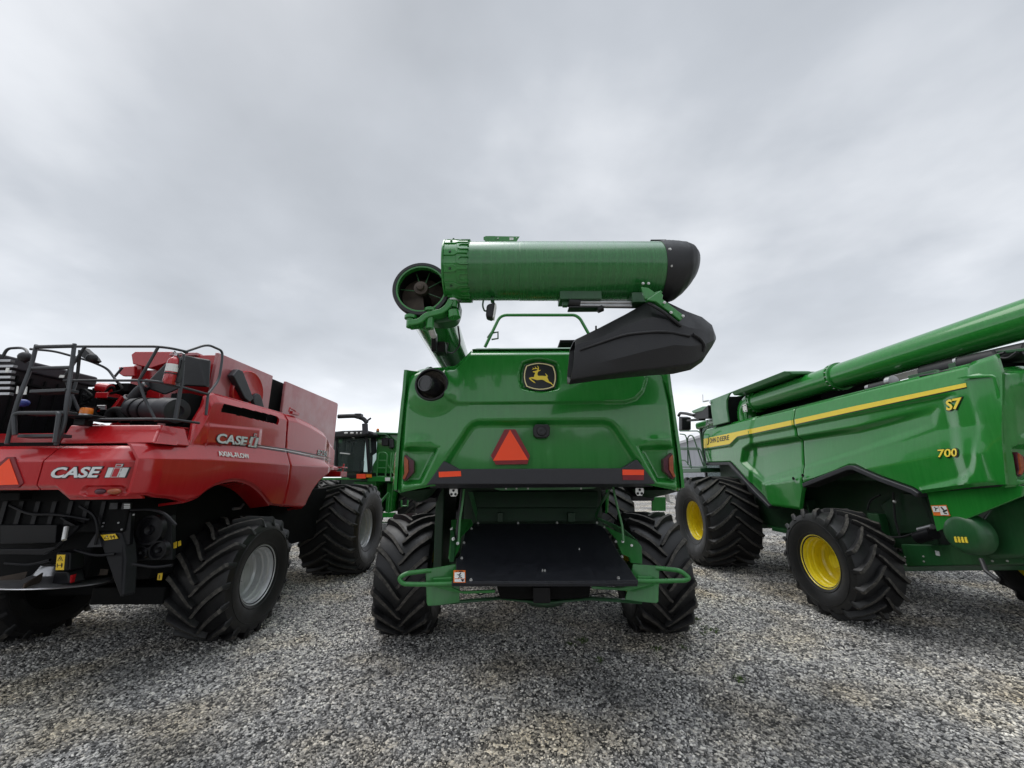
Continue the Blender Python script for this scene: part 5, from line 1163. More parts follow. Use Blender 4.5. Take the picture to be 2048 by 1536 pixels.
# ---- rear hood: corner and middle panels, chamfered top band
YRR = 4.06
def red_rear():
    zU, zL, zB0, zB1 = RY(200, 889, YRR).z, RY(200, 921, YRR).z, RY(40, 980, YRR).z, RY(220, 999, YRR).z
    xs = RY(84, 950, YRR).x; xc = 2*RC0.x-xs; XE = XR+0.0
    xb = [(2*RC0.x-RY(137, 998, YRR).x, zB1), (2*RC0.x-RY(112, 982, YRR).x, zB0), (RY(112, 982, YRR).x, zB0), (RY(137, 998, YRR).x, zB1)]
    lampc = [RY(200, 982, YRR)]
    def dep(s, z):
        d = 0.02-0.13*np.clip((z-zL)/(zU-zL), 0, 1.2)
        for m in (1, -1):
            cx = lampc[0].x if m > 0 else 2*RC0.x-lampc[0].x
            q = np.hypot(np.maximum(0, np.abs(s-cx)-0.12), z-lampc[0].z); d = d-0.035*(1-sstep(q, 0.04, 0.055))
        e = np.abs(s-RC0.x); d -= 0.20*sstep(e, 1.12, 1.50)**1.6
        d -= 0.04*(1-sstep(z-lerp_tab(s.ravel(), xb).reshape(s.shape), 0, 0.05)); d -= 0.03*sstep(z, zU-0.03, zU)
        return d
    pl = lambda s, z, d: (s, YRR-d, z)
    out = []
    for nm, a, b, n in (('rear_corner_panel', xs+0.008, XE, 70), ('rear_middle_panel', xc+0.008, xs-0.008, 60), ('rear_corner_panel', 2*RC0.x-XE, xc-0.008, 70)):
        out.append(panel(nm, a, b, n, 60, lambda s: lerp_tab(s, xb), lambda s: np.full(s.shape, zU), dep, pl, M['red'], red, 0.03, knots=[p[0] for p in xb]))
    # lettering on the corner
    yl = lambda px, py, off: (lambda p: Vector((p.x, YRR-float(dep(np.array([p.x]), np.array([p.z]))[0])-off, p.z)))(RY(px, py, YRR))
    def word(w, x0, x1, yb, h, mat, bold, off):
        def cf(P, e):
            P = P.copy(); P[:, 1] = YRR-dep(P[:, 0], P[:, 2])-off-e; return P
        a = yl(x0, yb, off); b = yl(x1, yb-1.0, off); hz = yl(x0, yb-h, off)-a
        text_mesh('lettering', w, mat, out[0], a, b-a, Vector((0, 0, 1)), hz.length, 0.003, 0.2, bold, width=(b-a).length, conform=cf)
    for off, mat, bold, g_ in ((0.006, M['decal_black'], 0.055, 1.6), (0.010, M['decal_silver'], 0.03, 0)):
        word('CASE', 107-g_, 205+g_, 956+g_, 20.5+2*g_, mat, bold, off)
    for nm, mat, off, shapes in IH_MARK:
        mb = MB()
        for sh in shapes: mb.prism([yl(213+24*(u_+0.28*v_), 954.8-0.01*24*u_-19.5*v_, off) for u_, v_ in sh], (0, -0.003, 0))
        mb.build(nm, mat, out[0], smooth=0)
    for m in (1, -1):
        for nm, x0, x1, mat in (('tail_lamp', 184, 207, M['red_lens']), ('turn_signal', 209, 237, M['amber_dull'])):
            p = RY((x0+x1)/2, 983, YRR); hw = abs(RY(x1, 983, YRR).x-RY(x0, 983, YRR).x)/2; cx = p.x if m > 0 else 2*RC0.x-p.x
            mb = MB(); mb.sphere((cx, YRR+0.028, p.z), 1.0, 20, sc=(hw, 0.03, 0.032)); mb.build(nm, mat, out[0] if m > 0 else out[2])
    tri = [(19, 917), (38, 969), (-45, 972)]
    mb = MB(); c = sum((RY(*p, YRR-0.03) for p in tri), Vector())/3
    T3 = [RY(*p, YRR-0.03) for p in tri]; big = [c+(p-c)*1.35 for p in T3]; hexa = []
    for i in range(3):
        a, b, c_ = big[i], big[(i+1) % 3], big[i-1]; hexa += [a.lerp(c_, 0.13), a.lerp(b, 0.13)]
    mb.prism(hexa, (0, 0.02, 0)); sm = mb.build('warning_triangle', M['dark_red'], red, smooth=0)
    mb = MB(); mb.prism([p+Vector((0, -0.002, 0)) for p in T3], (0, -0.003, 0)); mb.build('orange_face', M['orange'], sm, smooth=0)
    return zU
zU = red_rear()
# ---- second tier hood
za = zU-0.01
mb = MB(); A0, A1 = RY(117, 887, 4.22), RY(139.5, 850, 4.38); B1 = RY(321, 849.5, 4.38); B0 = RY(306, 886, 4.22)
C1 = RX(397, 857, -4.12); C0_ = RX(380, 888, -4.04)
mb.loft([[A0, A1, A1+Vector((0, 0.35, 0)), A0+Vector((0, 0.5, 0))], [B0, B1, B1+Vector((0, 0.35, 0)), B0+Vector((0, 0.5, 0))]], True)
mb.build('upper_hood', M['red'], red, bevel=0.02)
mb = MB(); mb.loft([[B0+Vector((0.006, 0.02, 0)), B1+Vector((0.006, 0.02, 0)), B1+Vector((0.006, 0.3, -0.03)), B0+Vector((0.006, 0.3, 0))], [C0_, C1, C1+Vector((-0.15, 0.02, 0)), C0_+Vector((-0.15, 0.02, 0))]], True); mb.build('upper_hood_corner', M['red'], red, bevel=0.012)
mb = MB(); mb.box((-7.05, 4.25, za-0.04), (RY(110, 887, 4.25).x, 4.8, za+0.04)); mb.box((-7.0, 4.3, za-0.3), (-4.1, 8.3, za+0.06)); mb.build('engine_deck', M['dark'], red)
mb = MB(); mb.prism([RY(-60, 892, 4.5), RY(118, 888, 4.5), RY(126, 866, 4.5), RY(-60, 868, 4.5)], (0, 0.05, 0)); mb.build('lower_hood_face', M['red'], red, bevel=0.01)
# ---- tank walls
xT = -4.30; zT = RX(437, 705, xT).z; y0, y1, y2, y3 = RX(437, 705, xT).y, RX(546, 755, xT).y, RX(571.5, 765, xT).y, RX(676, 808, xT).y
mb = MB()
mb.box((xT-0.05, y0, 3.20), (xT, y1, zT)); mb.box((xT-0.30, y1-0.05, 3.20), (xT-0.05, y1, zT))
t1 = mb.build('tank_side', M['red_pale'], red, bevel=0.012)
mb = MB(); mb.prism([(xT+0.005, y2, 2.7), (xT+0.005, y2, zT), (xT+0.005, y3-0.05, zT), (xT+0.005, y3, zT-0.03), (xT+0.005, y3, 2.6)], (-0.05, 0, 0)); mb.box((-6.2, y3-0.05, 2.6), (xT-0.04, y3, zT-0.02)); mb.build('tank_front', M['red_pale'], red, bevel=0.012)
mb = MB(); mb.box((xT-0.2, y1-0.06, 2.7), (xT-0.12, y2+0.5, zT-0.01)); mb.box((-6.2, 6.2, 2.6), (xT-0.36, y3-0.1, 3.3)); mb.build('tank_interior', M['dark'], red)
mb = MB(); mb.box((RY(330, 760, y0).x, y0+0.02, 2.6), (xT-0.052, y0+0.07, zT-0.03)); bw = mb.build('bulkhead', M['red'], red, bevel=0.01)
mb = MB(); mb.box((RY(330, 760, y0).x, y0-0.02, zT-0.05), (-4.6, y0+0.1, zT-0.0)); mb.build('bulkhead_rim', M['red_pale'], red, bevel=0.01)
# round drive cover with its belt guard
c = RX(491, 786, xT); rc = 0.36
mb = MB(); mb.lathe([(rc, -0.03), (rc, 0.05), (rc-0.015, 0.062), (rc-0.05, 0.05), (0.0001, 0.05)], c, (1, 0, 0), 48); dc = mb.build('drive_cover', M['red'], t1)
mb = MB(); mb.prism([RX(478, 738, xT+0.12), RX(487, 742, xT+0.12), RX(508, 797, xT+0.12), RX(500, 805, xT+0.12), RX(490, 797, xT+0.12), RX(466, 751, xT+0.12)], (-0.1, 0, 0)); mb.build('belt_guard', M['trim'], t1, bevel=0.02)
p = RX(516, 800, xT+0.1); mb = MB(); mb.lathe([(0.0001, 0.0), (0.10, 0), (0.11, -0.02), (0.11, -0.1)], p, (1, 0, 0), 24); mb.prism([RX(507, 797, xT+0.1), RX(524, 796, xT+0.1), RX(536, 845, xT+0.1), RX(522, 840, xT+0.1)], (-0.08, 0, 0)); mb.build('belt_guard_end', M['trim'], t1, bevel=0.01)
mb = MB(); mb.box((-4.40, 4.85, 2.5), (-4.16, 6.45, 3.19)); mb.build('belt_shadow_box', M['dark'], red)  # dark box added behind the vent to stand for its shaded inside
mb = MB(); q = RX(585, 825, XR-0.1); mb.tube([q+Vector((0, -0.12, 0)), q+Vector((0, -0.1, 0.07)), q+Vector((0, 0.05, 0.05)), q+Vector((0, 0.16, 0.0))], 0.014, 8); mb.box(q+Vector((-0.03, -0.05, -0.03)), q+Vector((0.03, 0.18, 0.02))); mb.build('panel_catch', M['red'], red, bevel=0.006)
# ---- engine bay clutter
def P4(px, py, Y=4.9): return RY(px, py, Y)
mb = MB(); a_, b_ = P4(268, 818, 5.0), P4(352, 822, 4.75); mb.tube([a_, a_.lerp(b_, 0.03), a_.lerp(b_, 0.72), a_.lerp(b_, 0.74), b_], [0.10, 0.145, 0.15, 0.165, 0.16], 36); axc = (b_-a_).normalized()
mb.lathe([(0.16, 0), (0.15, 0.03), (0.07, 0.04), (0.06, 0.01), (0.0001, 0.01)], b_, axc, 36); ac = mb.build('air_cleaner', M['trim'], red)
mb = MB()
for t in (0.2, 0.42): c_ = a_.lerp(b_, t); mb.lathe([(0.148, -0.012), (0.158, -0.012), (0.158, 0.012), (0.148, 0.012)], c_, axc, 36, closed=True)
mb.build('clamp_band', M['black_metal'], ac)
mb = MB(); mb.tube([P4(250, 845, 5.0), P4(252, 820, 5.0), P4(262, 800, 5.0), P4(282, 778, 5.0), P4(300, 768, 5.0)], 0.062, 16, round_r=0.12); ih = mb.build('intake_hose', M['trim'], red)
mb = MB()
for px_, py_, d_ in ((260, 797, (0.6, 0, 0.8)), (297, 768, (0.8, 0, 0.5))): mb.lathe([(0.064, -0.012), (0.072, -0.012), (0.072, 0.012), (0.064, 0.012)], P4(px_, py_, 5.0), d_, 20, closed=True)
mb.build('hose_clamp', M['steel'], ih)
mb = MB(); mb.loft([[P4(292, 776, 5.0), P4(300, 758, 5.0), P4(300, 758, 5.15), P4(292, 776, 5.15)], [P4(330, 790, 4.95), P4(338, 720, 4.95), P4(338, 720, 5.2), P4(330, 790, 5.2)], [P4(372, 772, 4.92), P4(372, 711, 4.92), P4(372, 711, 5.22), P4(372, 772, 5.22)], [P4(414, 774, 5.0), P4(398, 716, 4.98), P4(398, 716, 5.22), P4(414, 774, 5.22)], [P4(418, 776, 5.08), P4(422, 720, 5.08), P4(422, 720, 5.22), P4(418, 776, 5.22)]], True); mb.build('intake_duct', M['black_plastic'], red, bevel=0.03, seg=3)
mb = MB(); mb.prism([P4(262, 709, 5.6), P4(270, 703, 5.6), P4(345, 703, 5.6), P4(345, 722, 5.6), P4(300, 736, 5.6), P4(265, 728, 5.6)], (0, 0.4, 0)); mb.prism([P4(237, 734, 5.6), P4(268, 732, 5.6), P4(268, 752, 5.6), P4(245, 752, 5.6), P4(237, 747, 5.6)], (0, 0.06, 0)); mb.box(P4(268, 730, 5.7), P4(282, 800, 5.8)); mb.box(P4(282, 740, 5.75), P4(330, 800, 5.85)); mb.build('engine_frame', M['red'], red, bevel=0.012)
mb = MB(); mb.tube([P4(198, 775, 5.4), P4(222, 778, 5.4)], 0.07, 16); mb.box(P4(188, 796, 5.3), P4(245, 790, 5.5)); mb.prism([P4(240, 792, 5.3), P4(246, 792, 5.3), P4(215, 836, 5.3), P4(204, 836, 5.3)], (0, 0.06, 0)); mb.build('engine_bracket', M['red'], red, bevel=0.01)
mb = MB()
for k in range(3): mb.tube([P4(195+k*3, 812+k*3.2, 5.1), P4(212, 812+k*3.2, 5.1)], 0.011, 10)
mb.build('engine_pipe', M['steel'], red)
mb = MB(); mb.tube([P4(216, 842, 4.9), P4(222, 822, 4.9), P4(240, 820, 4.9), P4(252, 842, 4.9)], 0.05, 12, round_r=0.08)
rng = random.Random(5)
for k in range(14):
    x_ = rng.uniform(150, 262); y_ = rng.uniform(768, 838); p = P4(x_, y_, 5.5); mb.box(p-Vector((0.09, 0.05, 0.06)), p+Vector((0.09, 0.3, 0.06)))
for k in range(10):
    x_ = rng.uniform(150, 240); y_ = rng.uniform(765, 830); mb.tube([P4(x_, y_, 5.35), P4(x_+rng.uniform(-20, 20), y_+rng.uniform(-20, 20), 5.3), P4(x_+rng.uniform(-30, 30), y_+rng.uniform(0, 30), 5.35)], 0.018, 8, round_r=0.1)
mb.build('engine_block', M['dark'], red)
# black radiator housing on the far side with a rounded grey top edge
xa = -6.25
mb = MB(); mb.box((xa-0.7, 4.15, 2.6), (xa-0.03, 5.55, 3.52)); rad = mb.build('radiator_housing', M['black_metal'], red, bevel=0.02)
mb = MB(); mb.box((xa-0.75, 4.0, 3.46), (xa, 5.62, 3.62)); mb.build('housing_top', M['trim'], rad, bevel=0.03)
mb = MB()
for k in range(9): y_ = 4.25+k*0.15; mb.box((xa-0.034, y_, 2.7), (xa-0.015, y_+0.02, 3.4))
mb.box((xa-0.03, 4.5, 3.3), (xa-0.005, 5.3, 3.33)); mb.build('housing_rib', M['dark'], rad)
mb = MB()
for k in range(7):
    p = P4(8+rng.uniform(-3, 6), 722+k*11, 4.25); mb.box(p-Vector((0.08, 0.02, 0.014)), p+Vector((0.10, 0.02, 0.014)))
mb.build('cooler_line', M['steel'], rad)
mb = MB(); mb.sphere(P4(46, 806, 4.3), 0.055, 14, sc=(1, 1, 0.8)); mb.build('fluid_cap', M['blue'], red)
for px_, py_, w_, h_, mt in ((48, 781, 9, 16, 'white'), (34, 780, 3, 15, 'white'), (123, 752.5, 9, 5, 'white'), (14, 740, 6, 9, 'white')):
    mb = MB(); mb.prism([P4(px_-w_/2+1, py_-h_/2, 4.18), P4(px_+w_/2+1, py_-h_/2, 4.18), P4(px_+w_/2-1, py_+h_/2, 4.18), P4(px_-w_/2-1, py_+h_/2, 4.18)], (0, 0.008, 0)); mb.build('sticker', M[mt], red)
# ---- railings
tr = 0.0155
def rail(name, runs, r=tr, rr=0.10):
    mb = MB()
    for pts in runs: mb.tube([RY(x, y, Y) for x, y, Y in pts], r, 10, round_r=rr)
    return mb.build(name, M['grey_tube'], red)
Yr = 4.3
rail('deck_railing', [[(150, 693, Yr), (250, 693, Yr), (312, 693, Yr), (340, 696, Yr+0.05), (372, 703, Yr+0.25)],
                      [(128, 761, Yr), (280, 761, Yr), (310, 762, Yr), (362, 774, Yr+0.22), (417, 789, Yr+0.55)],
                      [(178, 839, Yr), (305, 838, Yr), (345, 839, Yr+0.1), (398, 846, Yr+0.45)],
                      [(316, 695, Yr), (278, 761, Yr)], [(277, 760, Yr), (290, 800, Yr), (312, 842, Yr+0.05)],
                      [(368, 702, Yr+0.24), (364, 765, Yr+0.23), (352, 840, Yr+0.2)],
                      [(362, 766, Yr+0.28), (349, 838, Yr+0.22)]])
rail('gate_rail', [[(372, 703, Yr+0.25), (415, 688.5, Yr+0.5), (445, 702, Yr+0.8), (444, 722, Yr+0.8), (438, 760, Yr+0.75), (417, 787, Yr+0.56)], [(416, 789, Yr+0.55), (412, 830, Yr+0.5)], [(371, 704, Yr+0.25), (375, 706, Yr+0.27)]])
rail('rear_railing', [[(171, 692, Yr), (127, 757, Yr)], [(5, 715, 4.4), (14, 697, 4.4), (45, 695, 4.4), (56, 703, 4.35), (50, 725, 4.3)], [(60, 698, 4.7), (108, 702, 4.8), (180, 722, 5.0), (215, 737, 5.2), (235, 765, 5.2)], [(245, 735, 5.4), (227, 756, 5.4)], [(160, 700, Yr), (154, 760, Yr+0.1)], [(153, 760, Yr+0.1), (130, 840, Yr)], [(133, 765, Yr+0.02), (158, 822, Yr+0.1)]], rr=0.08)
Yl = 4.05
lad = rail('ladder', [[(73, 690, Yl+0.12), (62, 735, Yl+0.1), (36, 800, Yl), (22, 850, Yl), (14, 888, Yl)], [(149, 688, Yl+0.12), (143, 735, Yl+0.1), (134, 800, Yl), (128, 855, Yl), (112, 890, Yl)]], 0.019)
rail_t = MB(); rail_t.tube([RY(73, 694, Yl+0.1), RY(148, 692, Yl+0.1)], 0.022, 10); rail_t.tube([RY(66, 737, Yl+0.1), RY(142, 735, Yl+0.1)], 0.022, 10); rail_t.build('ladder_top_rail', M['grey_tube'], lad)
for (xa_, ya_, xb_, yb_) in ((58, 783, 130, 780), (44, 826, 127, 825), (34, 872, 115, 871)):
    mb = MB(); a_ = RY(xa_, ya_, Yl); b_ = RY(xb_, yb_, Yl); mb.prism([a_+Vector((0, 0, 0.02)), b_+Vector((0, 0, 0.02)), b_-Vector((0, 0, 0.015)), a_-Vector((0, 0, 0.015))], (0, 0.14, 0)); mb.build('rung', M['grey_tube'], lad, bevel=0.006)
rail('ladder_guard', [[(30, 870, Yl-0.05), (28, 830, Yl-0.05), (36, 826, Yl-0.05), (115, 826, Yl-0.05), (118, 830, Yl-0.05), (110, 885, Yl-0.05)]], 0.02, 0.06)
mb = MB(); mb.prism([P4(165, 694, 4.4), P4(185, 712, 4.4), P4(190, 720, 4.4), P4(182, 724, 4.4), P4(160, 712, 4.4)], (0, 0.08, 0)); mb.sphere(P4(184, 716, 4.4), 0.055, 12); mb.sphere(P4(50, 714, 4.25), 0.06, 12); mb.build('grain_sensor', M['hose'], red)
# amber beacon on its bracket
bp = RY(170, 834, 4.3); mb = MB(); mb.box(bp-Vector((0.10, 0.08, 0.02)), bp+Vector((0.16, 0.10, 0.012))); mb.box(bp-Vector((0.06, 0.05, 0.10)), bp+Vector((0.06, 0.05, -0.02))); bk = mb.build('beacon_bracket', M['black_metal'], red, bevel=0.008)
mb = MB(); mb.lathe([(0.055, 0), (0.055, 0.02), (0.0001, 0.021)], bp+Vector((0, 0, 0.012)), (0, 0, 1), 24); mb.build('beacon_base', M['steel'], bk)
mb = MB(); mb.lathe([(0.055, 0), (0.056, 0.03), (0.052, 0.06), (0.045, 0.068), (0.0001, 0.07)], bp+Vector((0, 0, 0.033)), (0, 0, 1), 28); mb.build('beacon_lens', M['amber'], bk)
# ---- below the hood: chopper, spreader, deflectors
mb = MB(); mb.box((-6.6, 5.0, 0.95), (-4.35, 8.9, 2.3)); mb.box((-6.8, 4.45, 1.55), (-4.25, 5.1, 2.35)); mb.box((-6.4, 4.6, 1.05), (-4.7, 5.05, 1.6)); mb.build('chassis', M['dark'], red, bevel=0.02)
mb = MB(); mb.prism([RY(0, 1050, 4.4), RY(113, 1050, 4.4), RY(110, 1086, 4.4), RY(0, 1088, 4.4)], (0, 0.06, 0)); mb.prism([RY(-60, 1098, 4.25), RY(82, 1098, 4.25), RY(108, 1094, 4.25), RY(150, 1055, 4.35), RY(155, 1050, 4.35), RY(140, 1052, 4.35), RY(118, 1036, 4.35), RY(122, 1034, 4.35), RY(158, 1052, 4.35), RY(110, 1098, 4.25), RY(84, 1110, 4.25), RY(-60, 1108, 4.25)], (0, 0.05, 0)); mb.build('chopper_board', M['black_metal'], red, bevel=0.008)
mb = MB(); mb.prism([RY(-40, 985, 4.25), RY(40, 985, 4.25), RY(38, 1000, 4.25), RY(-40, 1002, 4.25)], (0, 0.12, 0)); mb.build('rear_step', M['dark'], red, bevel=0.01)
mb = MB(); mb.tube([RY(133, 1054, 4.3), RY(128, 1080, 4.25)], 0.02, 10); mb.build('gas_strut', M['zinc'], red)
sc = RY(95, 1163, 4.55); mb = MB()
mb.lathe([(0.50, 0.0), (0.505, 0.006), (0.50, 0.012), (0.20, 0.02), (0.13, 0.07), (0.10, 0.16), (0.0001, 0.17)], sc, (0.08, 0.10, 1), 56); sd_ = mb.build('spreader_disc', M['steel'], red)
mb = MB()
for k in range(4):
    an = k*math.pi/2+0.5; u = Vector((math.cos(an), math.sin(an), 0)); t = Vector((-u.y, u.x, 0)); b0 = sc+u*0.17+Vector((0, 0, 0.02)); b1 = sc+u*0.47+Vector((0, 0, 0.012))
    mb.prism([b0, b1, b1+Vector((0, 0, 0.06)), b0+Vector((0, 0, 0.10))], t*0.012)
mb.build('spreader_bat', M['rust'], sd_)
mb = MB(); an = 0.5; u = Vector((math.cos(-0.35), math.sin(-0.35), 0)); b0 = sc+u*0.24; b1 = sc+u*0.45; mb.prism([b0+Vector((0, 0, 0.03)), b1+Vector((0, 0, 0.02)), b1+Vector((0.0, 0, 0.10)), b0+Vector((0, 0, 0.05))], (-0.01, 0.04, 0)); mb.build('red_bat', M['red'], sd_)
mb = MB(); mb.prism([RY(195, 1072, 4.45), RY(205, 1064, 4.45), RY(240, 1064, 4.45), RY(247, 1088, 4.45), RY(250, 1120, 4.45), RY(245, 1190, 4.4), RY(240, 1195, 4.4), RY(228, 1165, 4.4), RY(205, 1100, 4.45)], (0.05, 0.10, 0)); df = mb.build('straw_deflector', M['black_metal'], red, bevel=0.015)
mb = MB(); mb.prism([RY(173, 1095, 4.42), RY(194, 1062, 4.42), RY(203, 1094, 4.42)], (0, 0.03, 0)); mb.build('deflector_gusset', M['trim'], df, bevel=0.004)
def sticker(pts, Y, marks):
    mb = MB(); mb.prism([RY(x, y, Y) for x, y in pts], (0, 0.004, 0)); s_ = mb.build('warning_sticker', M['sticker_yellow'], red, smooth=0)
    mb = MB()
    for m_ in marks: mb.prism([RY(x, y, Y-0.002) for x, y in m_], (0, 0.0015, 0))
    mb.build('sticker_picture', M['decal_black'], s_, smooth=0)
sticker([(114, 1109.5), (130, 1109.5), (127, 1140), (111, 1140)], 4.30, [ribbon([(120.5, 1112.5), (125.5, 1121.5), (115, 1121.5), (120.3, 1113)], 1.1), ribbon([(119, 1117), (122, 1119)], 1.6), ribbon([(114, 1131), (126, 1130)], 1.2), ribbon([(114.5, 1127), (114, 1135)], 1.4), ribbon([(123.5, 1126), (123, 1135)], 2.2)])
sticker([(201, 1070), (230, 1067.5), (236, 1077), (209, 1081)], 4.435, [ribbon([(208, 1077), (214, 1071), (217, 1078), (208, 1077)], 1.0), ribbon([(219, 1074), (230, 1073)], 1.1), ribbon([(221, 1071), (223, 1078)], 1.3), ribbon([(227, 1070), (229, 1077)], 1.8)])
sticker([(347, 1086), (353, 1083), (353, 1096), (347, 1097)], 4.9, []); sticker([(356, 1083), (361, 1081), (362, 1091), (356, 1093)], 4.9, []); sticker([(316, 1147), (325, 1146), (323, 1160), (314, 1160)], 4.9, [ribbon([(319, 1150), (318, 1158)], 1.6)])
mb = MB(); mb.prism([RY(108, 1142, 4.4), RY(135, 1142, 4.4), RY(142, 1168, 4.4), RY(100, 1172, 4.4)], (0, 0.15, 0)); mb.prism([RY(112, 1104, 4.36), RY(140, 1104, 4.36), RY(138, 1142, 4.36), RY(108, 1142, 4.36)], (0, 0.15, 0)); mb.build('spreader_drive', M['black_metal'], red, bevel=0.02)
for px_, py_ in ((229.5, 1012), (254, 1012)):
    mb = MB(); mb.box(RY(px_-9, py_-6, 4.4), RY(px_+9, py_+6, 4.43)); s_ = mb.build('round_label', M['decal_black'], red); mb = MB()
    for k in (-3, 0.5, 4): mb.box(RY(px_-6, py_+k-1.2, 4.395), RY(px_+6, py_+k+1.0, 4.398))
    mb.build('label_text', M['decal_silver'] if px_ > 240 else M['trim'], s_)
mb = MB(); rng2 = random.Random(9)
for k in range(6): mb.bolt(RY(rng2.uniform(205, 275), rng2.uniform(1025, 1080), 4.44), (0, -1, 0), 0.011, 0.012)
mb.build('frame_bolt', M['steel'], red)
mb = MB(); mb.prism([RY(205, 1028, 4.47), RY(262, 1024, 4.47), RY(258, 1090, 4.47), RY(200, 1092, 4.47)], (0, 0.05, 0)); mb.prism([RY(268, 1035, 4.7), RY(345, 1030, 4.9), RY(345, 1120, 4.9), RY(262, 1122, 4.7)], (0, 0.05, 0)); mb.build('side_shield', M['black_metal'], red, bevel=0.01)
mb = MB(); mb.box((-6.9, 5.75, 0.58), (-4.4, 6.2, 0.9)); mb.cyl((-6.9, 6.0, 0.795), (-3.9, 6.0, 0.795), 0.09); mb.box((-5.2, 5.2, 0.62), (-4.3, 5.6, 0.82)); mb.cyl((-6.75, 6.0, 0.78), (-6.47, 6.0, 0.78), 0.43, n=32); mb.cyl((-4.3, 6.0, 0.795), (-4.05, 6.0, 0.795), 0.36); mb.build('rear_axle', M['dark'], red, bevel=0.02)  # wide black hub discs added to darken the inner rims
mb = MB(); mb.box((-7.0, 9.4, 0.8), (-3.8, 9.8, 1.2)); mb.box((-4.6, 7.0, 0.9), (-4.2, 9.0, 1.9)); mb.build('front_axle', M['dark'], red, bevel=0.02)
mb = MB(); mb.tube([RX(466, 1018, -4.3), RX(480, 1016, -4.3), RX(487, 1008, -4.3)], 0.02, 8); mb.tube([RX(440, 1012, -4.4), RX(455, 1010, -4.4)], 0.03, 8); mb.build('brake_pipe', M['steel'], red)
for sg in (-1, 1):
    wheel('rear_red', red, (sg*1.42, 0, 0.78), sg < 0, spin=0.1); wheel('front_red', red, (sg*1.42, 3.63, 0.98), sg < 0, spin=0.3)
# cab side of the red machine (front)
mb = MB(); mb.box((-6.3, 9.2, 1.9), (-5.25, 10.7, 3.5)); cb = mb.build('cab', M['glass'], red, bevel=0.08); mb = MB(); mb.box((-6.4, 9.15, 3.5), (-5.2, 10.9, 3.65)); mb.build('cab_roof', M['red'], cb, bevel=0.06)
mb = MB(); p = RX(681, 945, -4.0); mb.box((-4.35, p.y-0.1, p.z-0.1), (-3.95, p.y+0.25, p.z+0.02)); mb.tube([(-4.0, p.y+0.1, p.z), (-4.0, p.y+0.15, p.z+0.2)], 0.02, 8); mb.box((-4.2, p.y, p.z+0.1), (-3.97, p.y+0.3, p.z+0.13)); mb.build('front_step', M['red'], red, bevel=0.008)
# ---- fire extinguisher hung on the railing
fe0 = RY(338, 768, 4.42); fe1 = RY(352, 712, 4.42); fx = thing('fire_extinguisher', 'red fire extinguisher with white label clamped to the black deck railing', 'fire extinguisher', fe0)
axe = (fe1-fe0).normalized(); Le = (fe1-fe0).length
mb = MB(); mb.lathe([(0.0001, -0.01), (0.06, -0.005), (0.066, 0.02), (0.066, Le*0.78), (0.055, Le*0.88), (0.03, Le*0.94), (0.022, Le*0.96), (0.022, Le)], fe0, axe, 28); mb.build('cylinder', M['extinguisher'], fx)
mb = MB(); mb.lathe([(0.067, Le*0.42), (0.068, Le*0.42), (0.068, Le*0.68), (0.067, Le*0.68)], fe0, axe, 28, a0=0, a1=2*math.pi); mb.build('paper_label', M['white'], fx)
mb = MB(); mb.lathe([(0.067, Le*0.33), (0.072, Le*0.33), (0.072, Le*0.37), (0.067, Le*0.37)], fe0, axe, 28); mb.box(fe0+Vector((0.05, 0.0, 0.02)), fe0+Vector((0.10, 0.04, 0.30))); mb.build('clamp', M['black_plastic'], fx)
mb = MB(); t_ = fe0+axe*Le; mb.cyl(t_, t_+axe*0.03, 0.02); mb.tube([t_+axe*0.02, t_+axe*0.04+Vector((0.06, 0, 0.0)), t_+axe*0.03+Vector((0.10, 0, -0.01))], 0.008, 8); mb.tube([t_+axe*0.035, t_+axe*0.06+Vector((-0.03, 0, 0)), t_+axe*0.05+Vector((-0.05, 0, -0.02))], 0.007, 8); mb.build('valve', M['steel'], fx)
mb = MB(); mb.tube([t_+axe*0.01+Vector((0.02, 0, 0)), t_+Vector((0.07, -0.01, -0.05)), t_+Vector((0.075, -0.01, -0.15))], 0.010, 8, round_r=0.04); mb.build('hose', M['hose'], fx)

mb = MB(); rng3 = random.Random(21)
for k in range(9):
    x_ = -60+k*33; mb.box(RY(x_, 1003, 4.43), RY(x_+3, 1048, 4.46))
for pts in ([(20, 1010), (60, 1030), (110, 1028), (180, 1040)], [(160, 1012), (190, 1030), (197, 1060), (190, 1090)], [(262, 1020), (300, 1018), (330, 1026), (352, 1050)], [(150, 1100), (190, 1112), (230, 1108)], [(265, 1128), (310, 1135), (345, 1130)], [(100, 1120), (60, 1130), (10, 1126)]):
    mb.tube([RY(x, y, 4.40) for x, y in pts], 0.014, 8, round_r=0.15)
mb.build('chopper_clutter', M['black_metal'], red)
mb = MB()
for cx_, cy_, r_ in ((300, 1060, 0.16), (318, 1100, 0.10), (285, 1105, 0.07)):
    c_ = RY(cx_, cy_, 4.62); mb.lathe([(0.0001, 0), (r_*0.3, -0.02), (r_*0.35, 0.0), (r_*0.8, 0.01), (r_*0.85, -0.02), (r_, -0.02), (r_, 0.04)], c_, (0, 1, 0), 28)
mb.build('drive_pulley', M['black_metal'], red)
